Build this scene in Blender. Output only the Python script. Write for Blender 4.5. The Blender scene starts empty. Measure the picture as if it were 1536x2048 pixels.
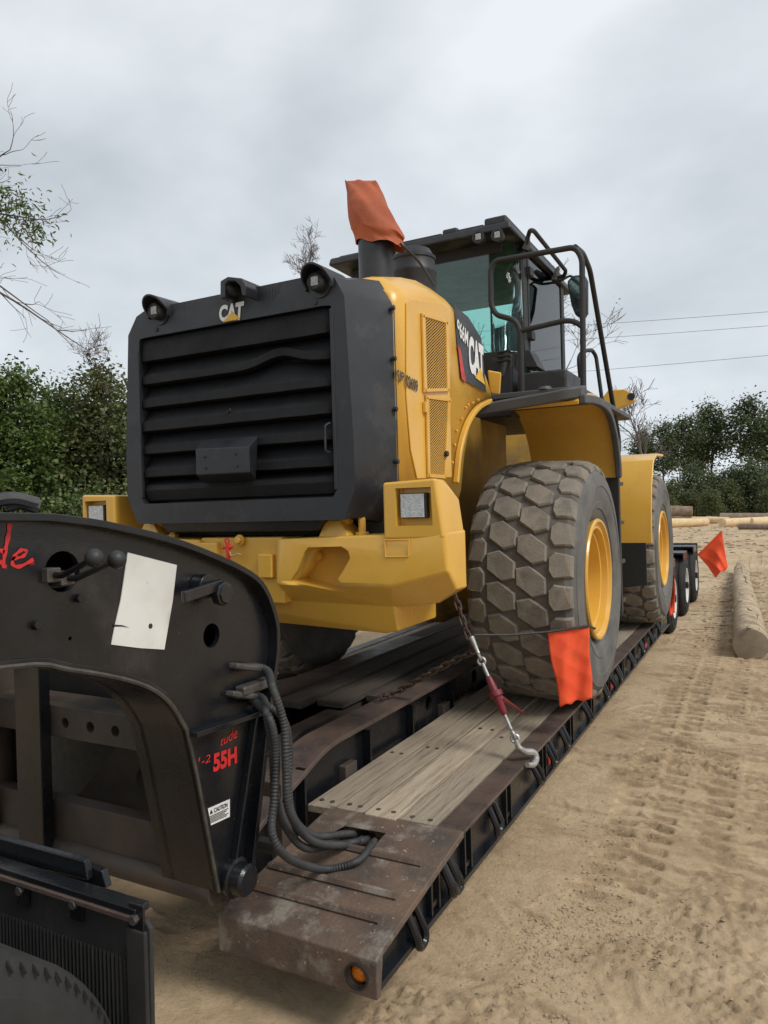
import bpy, bmesh, math, random
import numpy as np
from mathutils import Vector, Matrix
random.seed(4); rng = np.random.default_rng(4)
scn = bpy.context.scene
col = scn.collection
R = math.radians

# ---------------------------------------------------------------- camera, sky, sun, exposure
F = 1470.0; YAW = R(27.7); ROLL = R(1.6); PITCH = R(-0.27); CH = 1.85
_f = Vector((-math.sin(YAW)*math.cos(PITCH), math.cos(YAW)*math.cos(PITCH), math.sin(PITCH)))
_r = Vector((math.cos(YAW), math.sin(YAW), 0)); _u = _r.cross(_f)
_r, _u = math.cos(ROLL)*_r - math.sin(ROLL)*_u, math.sin(ROLL)*_r + math.cos(ROLL)*_u
CAM = Vector((0, 0, CH))
cd = bpy.data.cameras.new('camera'); cam = bpy.data.objects.new('camera', cd); col.objects.link(cam)
cd.sensor_fit = 'VERTICAL'; cd.sensor_height = 36; cd.lens = 36*F/2048; cd.clip_start = .05; cd.clip_end = 3000
cam.matrix_world = Matrix(((_r.x, _u.x, -_f.x, 0), (_r.y, _u.y, -_f.y, 0), (_r.z, _u.z, -_f.z, CH), (0, 0, 0, 1)))
scn.camera = cam
SUN_EL, SUN_AZ = R(48), R(102)          # azimuth clockwise from +Y
w = bpy.data.worlds.new('World'); scn.world = w; w.use_nodes = True
nt = w.node_tree; nt.nodes.clear()
def N(t, nt_=None): return (nt_ or nt).nodes.new(t)
out = N('ShaderNodeOutputWorld'); bg = N('ShaderNodeBackground'); nt.links.new(bg.outputs[0], out.inputs[0])
tc = N('ShaderNodeTexCoord'); sx = N('ShaderNodeSeparateXYZ'); nt.links.new(tc.outputs['Generated'], sx.inputs[0])
zc = N('ShaderNodeMath'); zc.operation = 'ADD'; zc.inputs[1].default_value = .35
za = N('ShaderNodeMath'); za.operation = 'ABSOLUTE'; nt.links.new(sx.outputs[2], za.inputs[0]); nt.links.new(za.outputs[0], zc.inputs[0])
dv = N('ShaderNodeVectorMath'); dv.operation = 'DIVIDE'
cz = N('ShaderNodeCombineXYZ')
for i in range(3): nt.links.new(zc.outputs[0], cz.inputs[i])
nt.links.new(tc.outputs['Generated'], dv.inputs[0]); nt.links.new(cz.outputs[0], dv.inputs[1])
n1 = N('ShaderNodeTexNoise'); n1.inputs['Scale'].default_value = 1.9; n1.inputs['Detail'].default_value = 5; n1.inputs['Roughness'].default_value = .48; n1.inputs['Distortion'].default_value = .15
nt.links.new(dv.outputs[0], n1.inputs['Vector'])
rp = N('ShaderNodeValToRGB'); rp.color_ramp.elements[0].position = .34; rp.color_ramp.elements[1].position = .68
rp.color_ramp.elements[0].color = (.39, .425, .46, 1); rp.color_ramp.elements[1].color = (.68, .715, .75, 1)
nt.links.new(n1.outputs['Fac'], rp.inputs[0])
# overcast: paler towards the horizon all the way round
hz = N('ShaderNodeMapRange'); hz.inputs[1].default_value = 0; hz.inputs[2].default_value = .55; hz.inputs[3].default_value = .45; hz.inputs[4].default_value = 0
nt.links.new(za.outputs[0], hz.inputs[0])
mh = N('ShaderNodeMixRGB'); mh.inputs[2].default_value = (.70, .755, .81, 1); nt.links.new(hz.outputs[0], mh.inputs[0]); nt.links.new(rp.outputs[0], mh.inputs[1])
sky = N('ShaderNodeTexSky'); sky.sky_type = 'NISHITA'; sky.sun_disc = False; sky.sun_elevation = SUN_EL; sky.sun_rotation = SUN_AZ
sk = N('ShaderNodeVectorMath'); sk.operation = 'SCALE'; sk.inputs['Scale'].default_value = .08; nt.links.new(sky.outputs[0], sk.inputs[0])
mx = N('ShaderNodeMixRGB'); mx.inputs[0].default_value = .93; nt.links.new(sk.outputs[0], mx.inputs[1]); nt.links.new(mh.outputs[0], mx.inputs[2])
nt.links.new(mx.outputs[0], bg.inputs[0]); bg.inputs[1].default_value = .84
sl = bpy.data.lights.new('sun', 'SUN'); sl.energy = 1.5; sl.angle = R(20); sl.color = (1, .96, .9)
so = bpy.data.objects.new('sun', sl); col.objects.link(so)
sd = Vector((math.sin(SUN_AZ)*math.cos(SUN_EL), math.cos(SUN_AZ)*math.cos(SUN_EL), math.sin(SUN_EL)))
so.rotation_euler = (-sd).to_track_quat('-Z', 'Y').to_euler()
vs = scn.view_settings; vs.view_transform = 'Standard'; vs.look = 'None'; vs.exposure = 0.64; vs.gamma = 1; vs.use_curve_mapping = False

# ---------------------------------------------------------------- pixel -> place helpers
def P(px, py, **k):
    d = _f + _r*((px-768)/F) - _u*((py-1024)/F)
    a = 'xyz'.index(list(k)[0]); t = (list(k.values())[0]-CAM[a])/d[a]
    return CAM + d*t
def G(px, depth):
    d = _f + _r*((px-768)/F); p = CAM + d*depth; return Vector((p.x, p.y, 0))

# ---------------------------------------------------------------- object helpers
ORG = {}
def empty(name, loc, label, cat, group=None):
    o = bpy.data.objects.new(name, None); col.objects.link(o); o.location = loc; o.empty_display_size = .2
    ORG[o.name] = Vector(loc); tag(o, label, cat, group); return o
def tag(o, label=None, cat=None, group=None, kind=None):
    if label: o['label'] = label
    if cat: o['category'] = cat
    if group: o['group'] = group
    if kind: o['kind'] = kind
    return o
class MB:
    def __init__(s): s.v = []; s.f = []
    def add(s, vs, fs):
        b = len(s.v); s.v += [Vector(v) for v in vs]; s.f += [[i+b for i in f] for f in fs]; return s
    def box(s, lo, hi, rot=None, about=None):
        x0, y0, z0 = lo; x1, y1, z1 = hi
        vs = [Vector(p) for p in ((x0,y0,z0),(x1,y0,z0),(x1,y1,z0),(x0,y1,z0),(x0,y0,z1),(x1,y0,z1),(x1,y1,z1),(x0,y1,z1))]
        if rot:
            c = Vector(about) if about else sum(vs, Vector())/8
            vs = [rot @ (v-c) + c for v in vs]
        return s.add(vs, [(3,2,1,0),(4,5,6,7),(0,1,5,4),(1,2,6,5),(2,3,7,6),(3,0,4,7)])
    def prism(s, pts, d):                       # planar polygon extruded by vector d
        n = len(pts); pts = [Vector(p) for p in pts]; d = Vector(d)
        return s.add(pts+[p+d for p in pts], [list(range(n))[::-1], list(range(n, 2*n))] + [(i, (i+1) % n, n+(i+1) % n, n+i) for i in range(n)])
    def strip(s, path, d, t):                   # plate of thickness t following path, width vector d
        path = [Vector(p) for p in path]; d = Vector(d); n = len(path); nor = []
        for i in range(n):
            a = path[max(i-1, 0)]; b = path[min(i+1, n-1)]; nor.append((b-a).cross(d).normalized()*t)
        vs = []
        for p, q in zip(path, nor): vs += [p, p+d, p+d+q, p+q]
        fs = [(0,1,2,3)] + [(4*n-4, 4*n-1, 4*n-2, 4*n-3)]
        for i in range(n-1):
            a = 4*i; b = a+4
            for j in range(4): fs.append((a+j, b+j, b+(j+1) % 4, a+(j+1) % 4))
        return s.add(vs, fs)
    def tube(s, path, r, n=8, closed=False):
        path = [Vector(p) for p in path]; m = len(path); rr = r if isinstance(r, (list, tuple)) else [r]*m
        t0 = (path[1]-path[0]).normalized(); up = Vector((0,0,1)) if abs(t0.z) < .9 else Vector((1,0,0))
        a = t0.cross(up).normalized(); vs = []
        for i in range(m):
            if closed: t = (path[(i+1) % m]-path[i-1]).normalized()
            else: t = (path[min(i+1, m-1)]-path[max(i-1, 0)]).normalized()
            a = (a - t*a.dot(t)).normalized(); b = t.cross(a)
            for k in range(n):
                an = 2*math.pi*k/n; vs.append(path[i] + (a*math.cos(an)+b*math.sin(an))*rr[i])
        fs = []
        for i in range(m if closed else m-1):
            j = (i+1) % m
            for k in range(n): fs.append((i*n+k, i*n+(k+1) % n, j*n+(k+1) % n, j*n+k))
        if not closed: fs += [list(range(n))[::-1], list(range((m-1)*n, m*n))]
        return s.add(vs, fs)
    def cyl(s, a, b, r, n=20, r2=None): return s.tube([a, b], [r, r if r2 is None else r2], n)
    def lathe(s, prof, c, axis='x', n=48):      # prof: (along, radius)
        c = Vector(c); vs = []; m = len(prof)
        for k in range(n):
            an = 2*math.pi*k/n; ca, sa = math.cos(an), math.sin(an)
            for h, r in prof:
                vs.append(c + (Vector((h, r*ca, r*sa)) if axis == 'x' else Vector((r*ca, r*sa, h)) if axis == 'z' else Vector((r*sa, h, r*ca))))
        fs = [(k*m+i, k*m+i+1, ((k+1) % n)*m+i+1, ((k+1) % n)*m+i) for k in range(n) for i in range(m-1)]
        return s.add(vs, fs)
    def hull(s, pts):
        bm = bmesh.new()
        for p in pts: bm.verts.new(p)
        r = bmesh.ops.convex_hull(bm, input=bm.verts); bmesh.ops.delete(bm, geom=[g for g in r['geom_interior'] if isinstance(g, bmesh.types.BMVert)], context='VERTS')
        bmesh.ops.dissolve_limit(bm, angle_limit=.02, verts=bm.verts, edges=bm.edges)
        bm.verts.index_update(); s.add([v.co.copy() for v in bm.verts], [[v.index for v in f.verts] for f in bm.faces]); bm.free(); return s
    def build(s, name, m, parent=None, bevel=0, smooth=True, seg=2, fixn=True, ang=40):
        me = bpy.data.meshes.new(name); c = sum(s.v, Vector())/max(1, len(s.v))
        me.from_pydata([v-c for v in s.v], [], s.f)
        if fixn:
            bm = bmesh.new(); bm.from_mesh(me); bmesh.ops.recalc_face_normals(bm, faces=bm.faces); bm.to_mesh(me); bm.free()
        if smooth: me.shade_smooth(); me.set_sharp_from_angle(angle=R(ang))
        me.materials.append(m)
        o = bpy.data.objects.new(name, me); col.objects.link(o)
        o.location = c - (ORG[parent.name] if parent else Vector()); o.parent = parent; ORG[o.name] = c
        if bevel:
            b = o.modifiers.new('bevel', 'BEVEL'); b.width = bevel; b.segments = seg; b.limit_method = 'ANGLE'; b.angle_limit = R(35); b.harden_normals = True
        return o
def cut(o, *cutters):
    """real holes: subtract closed shapes (world coords) from o"""
    tmp = []
    for mb in cutters:
        c = mb.build('cutter', o.data.materials[0], None, smooth=False); tmp.append(c)
        b = o.modifiers.new('cut', 'BOOLEAN'); b.operation = 'DIFFERENCE'; b.solver = 'EXACT'; b.object = c
    bpy.context.view_layer.update()
    me = bpy.data.meshes.new_from_object(o.evaluated_get(bpy.context.evaluated_depsgraph_get()))
    me.shade_smooth(); me.set_sharp_from_angle(angle=R(30))
    o.modifiers.clear(); o.data = me; wn = o.modifiers.new('wn', 'WEIGHTED_NORMAL'); wn.keep_sharp = True; wn.weight = 80
    for c in tmp: bpy.data.objects.remove(c)
    return o
def curve(pts, n=6):                            # Catmull-Rom through points
    pts = [Vector(p) for p in pts]; q = [2*pts[0]-pts[1]]+pts+[2*pts[-1]-pts[-2]]; res = []
    for i in range(1, len(q)-2):
        for k in range(n):
            t = k/n; a, b, c, d = q[i-1], q[i], q[i+1], q[i+2]
            res.append(.5*((2*b)+(c-a)*t+(2*a-5*b+4*c-d)*t*t+(3*b-a-3*c+d)*t**3))
    return res+[pts[-1]]
def rounded(pts, r, n=5):                       # polyline with rounded corners
    pts = [Vector(p) for p in pts]; res = [pts[0]]
    for a, b, c in zip(pts, pts[1:], pts[2:]):
        u, v = (a-b), (c-b); q = min(r, u.length*.45, v.length*.45); p0 = b+u.normalized()*q; p1 = b+v.normalized()*q
        for k in range(n+1):
            t = k/n; res.append((1-t)**2*p0+2*t*(1-t)*b+t*t*p1)
    return res+[pts[-1]]
def mirror(pts, cx): return [Vector((2*cx-p[0], p[1], p[2])) for p in pts]
def letters(s, quad, m, parent, name='lettering', bold=.0, lift=.003, shear=0):
    """flat lettering: text outline fitted to a quad (bl, br, tr, tl)"""
    cu = bpy.data.curves.new('txt', 'FONT'); cu.body = s; cu.offset = bold; cu.shear = shear; cu.resolution_u = 6
    o = bpy.data.objects.new('txt', cu); col.objects.link(o); bpy.context.view_layer.update()
    me = bpy.data.meshes.new_from_object(o.evaluated_get(bpy.context.evaluated_depsgraph_get())); bpy.data.objects.remove(o)
    c = np.array([v.co[:2] for v in me.vertices]); lo, hi = c.min(0), c.max(0); q = [Vector(p) for p in quad]
    nrm = (q[1]-q[0]).cross(q[3]-q[0]).normalized()*lift
    vs = []
    for a in (c-lo)/(hi-lo):
        vs.append(q[0]*(1-a[0])*(1-a[1]) + q[1]*a[0]*(1-a[1]) + q[2]*a[0]*a[1] + q[3]*(1-a[0])*a[1] + nrm)
    mb = MB(); mb.add(vs, [list(p.vertices) for p in me.polygons]); bpy.data.meshes.remove(me)
    return mb.build(name, m, parent, smooth=False, fixn=False)

# ---------------------------------------------------------------- procedural materials
def mat(name, c1, c2=None, scale=6, rough=.5, metal=0, bump=.15, bscale=70, dirt=None, damt=.5, dscale=3, dwidth=.12, stretch=None, spec=.5, specks=None, coat=0, bdist=.004):
    m = bpy.data.materials.new(name); m.use_nodes = True; t = m.node_tree; b = t.nodes['Principled BSDF']; L = t.links.new
    tc = N('ShaderNodeTexCoord', t); oi = N('ShaderNodeObjectInfo', t)
    sc = N('ShaderNodeVectorMath', t); sc.operation = 'MULTIPLY_ADD'; sc.inputs[1].default_value = stretch or (1, 1, 1)
    rv = N('ShaderNodeMath', t); rv.operation = 'MULTIPLY'; rv.inputs[1].default_value = 40; L(oi.outputs['Random'], rv.inputs[0])
    cb = N('ShaderNodeCombineXYZ', t); [L(rv.outputs[0], cb.inputs[i]) for i in range(3)]
    L(tc.outputs['Object'], sc.inputs[0]); L(cb.outputs[0], sc.inputs[2]); V = sc.outputs[0]
    def noise(s, d=5, r=.6):
        n = N('ShaderNodeTexNoise', t); n.inputs['Scale'].default_value = s; n.inputs['Detail'].default_value = d; n.inputs['Roughness'].default_value = r; L(V, n.inputs['Vector']); return n.outputs['Fac']
    def step(src, lo, hi, o0=0, o1=1):
        r_ = N('ShaderNodeMapRange', t); r_.inputs[1].default_value = lo; r_.inputs[2].default_value = hi; r_.inputs[3].default_value = o0; r_.inputs[4].default_value = o1; L(src, r_.inputs[0]); return r_.outputs[0]
    def mix(f, a, c):
        x = N('ShaderNodeMixRGB', t); L(f, x.inputs[0])
        for i, q in ((1, a), (2, c)):
            if isinstance(q, tuple): x.inputs[i].default_value = (*q, 1)
            else: L(q, x.inputs[i])
        return x.outputs[0]
    c2 = c2 or tuple(v*.8 for v in c1)
    cc = mix(step(noise(scale), .35, .65), c1, c2); rr = step(noise(scale*1.7), .3, .7, rough-.07, rough+.1)
    if dirt:
        d = step(noise(dscale, 8, .68), .62-damt*.3, .62-damt*.3+dwidth); cc = mix(d, cc, dirt)
        x = N('ShaderNodeMath', t); x.operation = 'MAXIMUM'; L(rr, x.inputs[0])
        y = N('ShaderNodeMath', t); y.operation = 'MULTIPLY'; y.inputs[1].default_value = .85; L(d, y.inputs[0]); L(y.outputs[0], x.inputs[1]); rr = x.outputs[0]
    if specks:
        cc = mix(step(noise(specks[1], 3, .7), specks[2], specks[2]+.05), cc, specks[0])
    L(cc, b.inputs['Base Color']); L(rr, b.inputs['Roughness']); b.inputs['Metallic'].default_value = metal
    b.inputs['Specular IOR Level'].default_value = spec; b.inputs['Coat Weight'].default_value = coat; b.inputs['Coat Roughness'].default_value = .15
    if bump:
        bn = N('ShaderNodeBump', t); bn.inputs['Strength'].default_value = bump; bn.inputs['Distance'].default_value = bdist; L(noise(bscale, 6, .65), bn.inputs['Height']); L(bn.outputs[0], b.inputs['Normal'])
    return m
def glass(name, tint, gl=.12):
    m = bpy.data.materials.new(name); m.use_nodes = True; t = m.node_tree; t.nodes.clear(); o = N('ShaderNodeOutputMaterial', t)
    a = N('ShaderNodeBsdfTransparent', t); a.inputs[0].default_value = (*tint, 1); g = N('ShaderNodeBsdfGlossy', t); g.inputs['Roughness'].default_value = .03
    x = N('ShaderNodeMixShader', t); fr = N('ShaderNodeFresnel', t); fr.inputs[0].default_value = 1.45
    ad = N('ShaderNodeMath', t); ad.operation = 'ADD'; ad.inputs[1].default_value = gl-.04; t.links.new(fr.outputs[0], ad.inputs[0]); t.links.new(ad.outputs[0], x.inputs[0])
    t.links.new(a.outputs[0], x.inputs[1]); t.links.new(g.outputs[0], x.inputs[2]); t.links.new(x.outputs[0], o.inputs[0]); return m
def leafmat(name, c1, c2, c3=None):
    m = bpy.data.materials.new(name); m.use_nodes = True; t = m.node_tree; b = t.nodes['Principled BSDF']
    g = N('ShaderNodeNewGeometry', t); r_ = N('ShaderNodeValToRGB', t); r_.color_ramp.elements[0].color = (*c1, 1); r_.color_ramp.elements[1].color = (*c2, 1)
    if c3: e = r_.color_ramp.elements.new(.96); r_.color_ramp.elements[1].position = .9; e.color = (*c2, 1); r_.color_ramp.elements[2].color = (*c3, 1)
    t.links.new(g.outputs['Random Per Island'], r_.inputs[0]); t.links.new(r_.outputs[0], b.inputs['Base Color']); b.inputs['Roughness'].default_value = .55
    tr = N('ShaderNodeBsdfTranslucent', t); t.links.new(r_.outputs[0], tr.inputs[0]); x = N('ShaderNodeMixShader', t); x.inputs[0].default_value = .25
    t.links.new(b.outputs[0], x.inputs[1]); t.links.new(tr.outputs[0], x.inputs[2]); t.links.new(x.outputs[0], t.nodes['Material Output'].inputs[0]); return m
DUST = (.30, .235, .155)
M = dict(
 yellow=mat('yellow_paint', (.72, .41, .065), (.66, .37, .055), 3, .30, bump=.06, bscale=25, dirt=(.50, .30, .07), damt=.12, dscale=5, dwidth=.3, spec=.5, coat=.15),
 yellowdull=mat('soiled_shaded_yellow_paint', (.36, .205, .035), (.26, .15, .03), 3, .75, bump=.3, bscale=30, dirt=(.14, .10, .06), damt=.45, dscale=4, dwidth=.25, spec=.15),  # grimy yellow, darkened further to hold the shade around the chassis
 dull=mat('dull_fitting', (.11, .10, .09), (.06, .055, .05), 20, .5, metal=.4, bump=.2),
 black=mat('black_hood_paint', (.015, .0165, .02), (.022, .024, .028), 4, .42, bump=.12, bscale=120, dirt=(.04, .04, .042), damt=.25, dscale=5),
 plastic=mat('black_plastic', (.014, .015, .017), (.026, .027, .028), 5, .5, bump=.2, bscale=150, dirt=(.09, .085, .075), damt=.2),
 rubbergrey=mat('grey_fender_rubber', (.055, .058, .062), (.08, .08, .082), 5, .6, bump=.2, bscale=90),
 mesh=mat('perforated_black_mesh', (.005, .0055, .006), (.010, .0105, .012), 8, .55, bump=.9, bscale=260, bdist=.006, specks=((.022, .023, .026), 330, .55), spec=.3),
 steel=mat('black_trailer_steel', (.0055, .0065, .009), (.010, .011, .013), 5, .25, bump=.2, bscale=60, dirt=(.04, .034, .028), damt=.18, dscale=2.5, dwidth=.25, specks=((.25, .23, .2), 90, .735)),
 steeldirt=mat('dirty_inner_steel', (.04, .033, .028), (.08, .06, .046), 4, .65, bump=.5, bscale=45, dirt=(.075, .052, .036), damt=.4, dscale=4, dwidth=.3),
 rust=mat('rusty_deck_plate', (.075, .058, .05), (.15, .098, .068), 5, .6, bump=.8, bscale=55, bdist=.006, dirt=(.23, .20, .165), damt=.36, dscale=7, dwidth=.14, specks=((.38, .35, .30), 38, .655)),
 rustflange=mat('worn_rust_flange', (.075, .05, .04), (.115, .08, .064), 6, .55, bump=.6, bscale=60, dirt=(.03, .028, .03), damt=.45, dscale=5, dwidth=.2, specks=((.36, .33, .29), 70, .68)),
 wood=mat('weathered_plank', (.37, .31, .23), (.26, .215, .16), 5, .85, bump=.9, bscale=22, bdist=.008, stretch=(9, .5, 9), dirt=(.15, .12, .088), damt=.2, dscale=5, dwidth=.12),
 woodnew=mat('pale_patch_plank', (.50, .42, .31), (.37, .30, .215), 5, .85, bump=.9, bscale=22, bdist=.008, stretch=(9, .5, 9), dirt=(.20, .15, .10), damt=.3, dscale=3, dwidth=.15),
 wooddark=mat('dark_old_board', (.085, .07, .055), (.045, .037, .03), 5, .85, bump=.9, bscale=22, bdist=.008, stretch=(9, .55, 9)),
 tread=mat('dusty_tread_rubber', (.24, .205, .165), (.17, .15, .122), 9, .85, bump=.8, bscale=110, bdist=.006, dirt=(.055, .053, .05), damt=.3, dscale=7, dwidth=.3),
 tyre=mat('tyre_rubber', (.095, .094, .09), (.15, .143, .13), 4, .75, bump=.35, bscale=50, dirt=(.05, .05, .05), damt=.4, dscale=3, dwidth=.3),
 groove=mat('tyre_groove_rubber', (.075, .069, .06), (.125, .11, .09), 8, .85, bump=.4, bscale=60),
 roadtyre=mat('road_tyre_rubber', (.014, .014, .014), (.026, .025, .024), 5, .85, bump=.25, bscale=60, dirt=(.07, .062, .05), damt=.15, dscale=9, dwidth=.3),
 white=mat('white_paint', (.72, .72, .70), (.62, .61, .58), 5, .4, bump=.05, dirt=(.35, .3, .24), damt=.15),
 paper=mat('white_sheet', (.68, .68, .64), (.58, .575, .53), 6, .6, bump=.1, bscale=20, specks=((.2, .2, .19), 45, .72)),
 orange=mat('orange_mesh_cloth', (.90, .10, .025), (.80, .075, .02), 9, .7, bump=.5, bscale=140, dirt=(.55, .11, .05), damt=.25, dscale=7, dwidth=.3, specks=((.9, .45, .35), 60, .7)),
 orangebag=mat('faded_orange_bag', (.42, .105, .042), (.32, .078, .032), 7, .8, bump=.5, bscale=40, bdist=.01, dirt=(.30, .085, .045), damt=.35, dscale=5, dwidth=.35),
 hose=mat('corrugated_hose', (.022, .023, .025), (.045, .045, .045), 8, .6, bump=.3, bscale=90),
 chain=mat('rusty_chain', (.10, .062, .042), (.055, .04, .033), 30, .7, bump=.6, bscale=120, metal=.3),
 zinc=mat('galvanised_steel', (.50, .51, .49), (.36, .37, .36), 25, .4, bump=.2, metal=.7, dirt=(.28, .25, .2), damt=.2),
 redtool=mat('dark_red_binder', (.19, .014, .022), (.13, .012, .018), 20, .45, bump=.15, dirt=(.16, .08, .06), damt=.2),
 red=mat('red_lettering', (.62, .022, .022), (.5, .02, .02), 20, .5, bump=0, specks=((.05, .03, .03), 70, .68)),
 redpaint=mat('red_plastic', (.62, .03, .02), None, 20, .4, bump=0),
 decalblack=mat('black_decal', (.022, .022, .024), None, 20, .35, bump=0),
 decalwhite=mat('white_decal', (.78, .78, .76), (.7, .7, .68), 20, .4, bump=0),
 decalyellow=mat('yellow_decal', (.80, .47, .04), None, 20, .4, bump=0),
 stencil=mat('dark_stencil', (.03, .028, .022), (.045, .04, .03), 30, .5, bump=0),
 lens=mat('clear_lens', (.62, .64, .64), (.42, .44, .45), 60, .18, bump=.9, bscale=120, bdist=.01),
 ledlens=mat('led_lens', (.45, .46, .42), (.25, .26, .25), 60, .2, bump=.4, bscale=120),
 amber=mat('amber_lens', (.95, .30, .01), (.75, .16, .005), 60, .2, bump=1, bscale=90, bdist=.01),
 rope=mat('yellow_cord', (.42, .30, .10), None, 50, .8, bump=.4),
 strap=mat('black_strap', (.02, .02, .02), None, 20, .6, bump=.2),
 mirror=mat('mirror_glass', (.16, .22, .21), None, 20, .08, bump=0, metal=.9),
 cabglass=glass('tinted_cab_glass', (.74, .93, .895), .07),
 cornerglass=glass('corner_cab_glass', (.78, .94, .91), .01),
 bark=mat('tree_bark', (.10, .085, .068), (.055, .046, .038), 9, .9, bump=1, bscale=18, bdist=.03),
 twig=mat('bare_twig', (.12, .10, .085), (.085, .07, .06), 9, .9, bump=0),
 logbark=mat('peeled_log', (.54, .42, .275), (.38, .29, .19), 6, .9, bump=1, bscale=30, bdist=.02, dirt=(.20, .155, .11), damt=.55, dscale=5, dwidth=.2),
 logend=mat('muddy_log_end', (.30, .25, .18), (.22, .175, .12), 8, .9, bump=.6, bscale=40),
 palelog=mat('pale_cut_log', (.72, .55, .32), (.58, .43, .25), 3, .8, bump=.3, bscale=10),
 brownlog=mat('bark_log', (.17, .12, .085), (.27, .20, .14), 3, .9, bump=.6, bscale=10),
 wire=mat('cable', (.04, .04, .04), None, 5, .6, bump=0),
 seat=mat('seat_fabric', (.02, .02, .022), None, 20, .9, bump=.3),
 leafA=leafmat('holly_leaf', (.045, .08, .018), (.135, .19, .05)), leafB=leafmat('bright_leaf', (.045, .08, .016), (.13, .18, .04)),
 leafC=leafmat('pine_needles', (.055, .075, .03), (.11, .14, .052)), leafD=leafmat('far_oak_leaf_hazed', (.06, .088, .042), (.14, .17, .078)),  # far wood greens lightened, haze put into the leaf colour
 leafE=leafmat('olive_leaf', (.06, .08, .028), (.14, .165, .06), (.22, .17, .06)), leafR=leafmat('dry_leaf', (.12, .08, .03), (.22, .15, .07)),
)

# ---------------------------------------------------------------- ground
class VN:
    def __init__(s, seed): s.t = np.random.default_rng(seed).random((256, 256))
    def __call__(s, x, y):
        xi = np.floor(x).astype(int); yi = np.floor(y).astype(int); fx = x-xi; fy = y-yi
        fx = fx*fx*(3-2*fx); fy = fy*fy*(3-2*fy); g = lambda a, b: s.t[a & 255, b & 255]
        return (g(xi, yi)*(1-fx)+g(xi+1, yi)*fx)*(1-fy)+(g(xi, yi+1)*(1-fx)+g(xi+1, yi+1)*fx)*fy-.5
vn = [VN(i) for i in range(8)]
def track(X, Y, cx, wd, pitch, amp, chev, ang=0., x0=0, y0=0, ylo=-99, yhi=99):
    c, s = math.cos(ang), math.sin(ang); U = (X-cx)*c - (Y-y0)*s; W = (X-cx)*s + (Y-y0)*c
    U = U + .05*vn[6](W*.7, W*0+cx*3)*2
    m = np.clip((wd/2-np.abs(U))/.03, 0, 1)*np.clip((W-ylo)/.4, 0, 1)*np.clip((yhi-W)/.8, 0, 1)
    ph = (W + chev*np.abs(U) + .05*vn[5](U*6, W*5))/pitch; sw = ph-np.floor(ph)
    bar = np.clip((.42-np.abs(sw-.5))/.06, 0, 1)*np.clip((np.abs(sw-.5)-.12)/.06+.0, 0, 1)
    lug = np.where(sw < .34, np.clip(sw/.28, 0, 1)*np.clip((.34-sw)/.05, 0, 1), 0)*np.clip(.5+1.8*vn[4](U*5+7, W*3)+.8*vn[3](U*17, W*15), 0, 1.3)
    return m*(lug*amp-amp*.2)
def height(X, Y):
    d = np.hypot(X, Y)
    near = np.clip(1.3-d/26, 0, 1)
    h = .04*vn[0](X*.7, Y*.7) + .014*vn[1](X*2.1, Y*2.1)
    h = h + near*(.005*vn[2](X*6, Y*6) + .004*vn[3](X*17, Y*17))
    q = vn[7](X*1.1+3, Y*.9) + .6*vn[2](X*3.3, Y*3.3)           # broken crumbly patches
    cl = np.clip((q-.16)/.15, 0, 1); h = h + near*cl*(.03*np.abs(vn[3](X*14, Y*14)) + .06*np.abs(vn[4](X*31, Y*31)) + .03*np.abs(vn[2](X*55, Y*55)))
    e = np.abs(vn[5](X*2.5, Y*5.5+.6*vn[1](X*3, Y*3)*4)); pk = np.clip(vn[6](X*1.3, Y*1.3)*3+.3, 0, 1)
    h = h + near*pk*.018*np.clip(1-e/.02, 0, 1)                  # dried lips
    return h*np.where(d > 80, 0, 1)
def axis(lo, hi, step, far, g):
    a = list(np.arange(lo, hi, step)); s = step
    while a[-1] < far: s *= g; a.append(a[-1]+s)
    s = step; b = []; v = lo
    while v > -far: s *= g; v -= s; b.append(v)
    return np.array(b[::-1]+a)
xs = axis(-2.1, 2.0, .0145, 700, 1.06)
ys = [1.2]; s_ = .018
while ys[-1] < 900: s_ = max(.012, .0023*ys[-1]) if ys[-1] < 14 else s_*1.06; ys.append(ys[-1]+s_)
b = []; v = 1.2; s_ = .03
while v > -300: s_ *= 1.12; v -= s_; b.append(v)
ys = np.array(b[::-1]+ys)
X, Y = np.meshgrid(xs, ys); Z = height(X, Y); ny, nx = X.shape
# rows of tyre-lug prints pressed into the packed sand: sharp-edged bars, edges darkened to paint in their shade
PR = np.zeros_like(Z)
for cx, ang, y0, ylo, yhi, hw, pitch, chev in ((-.72, .0, 0, 3.3, 30, .19, .15, .22), (-.22, .0, 0, 4.0, 30, .19, .15, -.22), (.45, .05, 0, 4.2, 30, .26, .2, .4), (1.15, .05, 0, 3.4, 30, .26, .2, -.4), (-.1, .33, 2.0, -.4, 2.4, .13, .06, 0), (.25, .33, 2.0, -.4, 2.4, .13, .06, 0)):
    c_, s_2 = math.cos(ang), math.sin(ang); U = (X-cx)*c_-(Y-y0)*s_2+.05*vn[6](Y*.5, Y*0+cx*7); W = (X-cx)*s_2+(Y-y0)*c_
    W2 = W+chev*np.abs(U)+.035*vn[5](U*7+cx*9, W*6); ph = W2/pitch; sw = np.abs(ph-np.floor(ph)-.5)*pitch
    bar = np.clip((pitch*.27-sw)/.014, 0, 1)*np.clip((hw-np.abs(U))/.02, 0, 1)*np.clip((W-ylo)/.5, 0, 1)*np.clip((yhi-W)/2, 0, 1)*np.clip((np.abs(U)-.015)/.02, 0, 1)
    bar *= np.clip(.75+2.6*vn[4](X*1.3+cx, Y*.8)+1.3*vn[3](X*7, Y*7), 0, 1)
    PR = np.maximum(PR, bar*(1 if pitch > .1 else .5))
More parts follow.
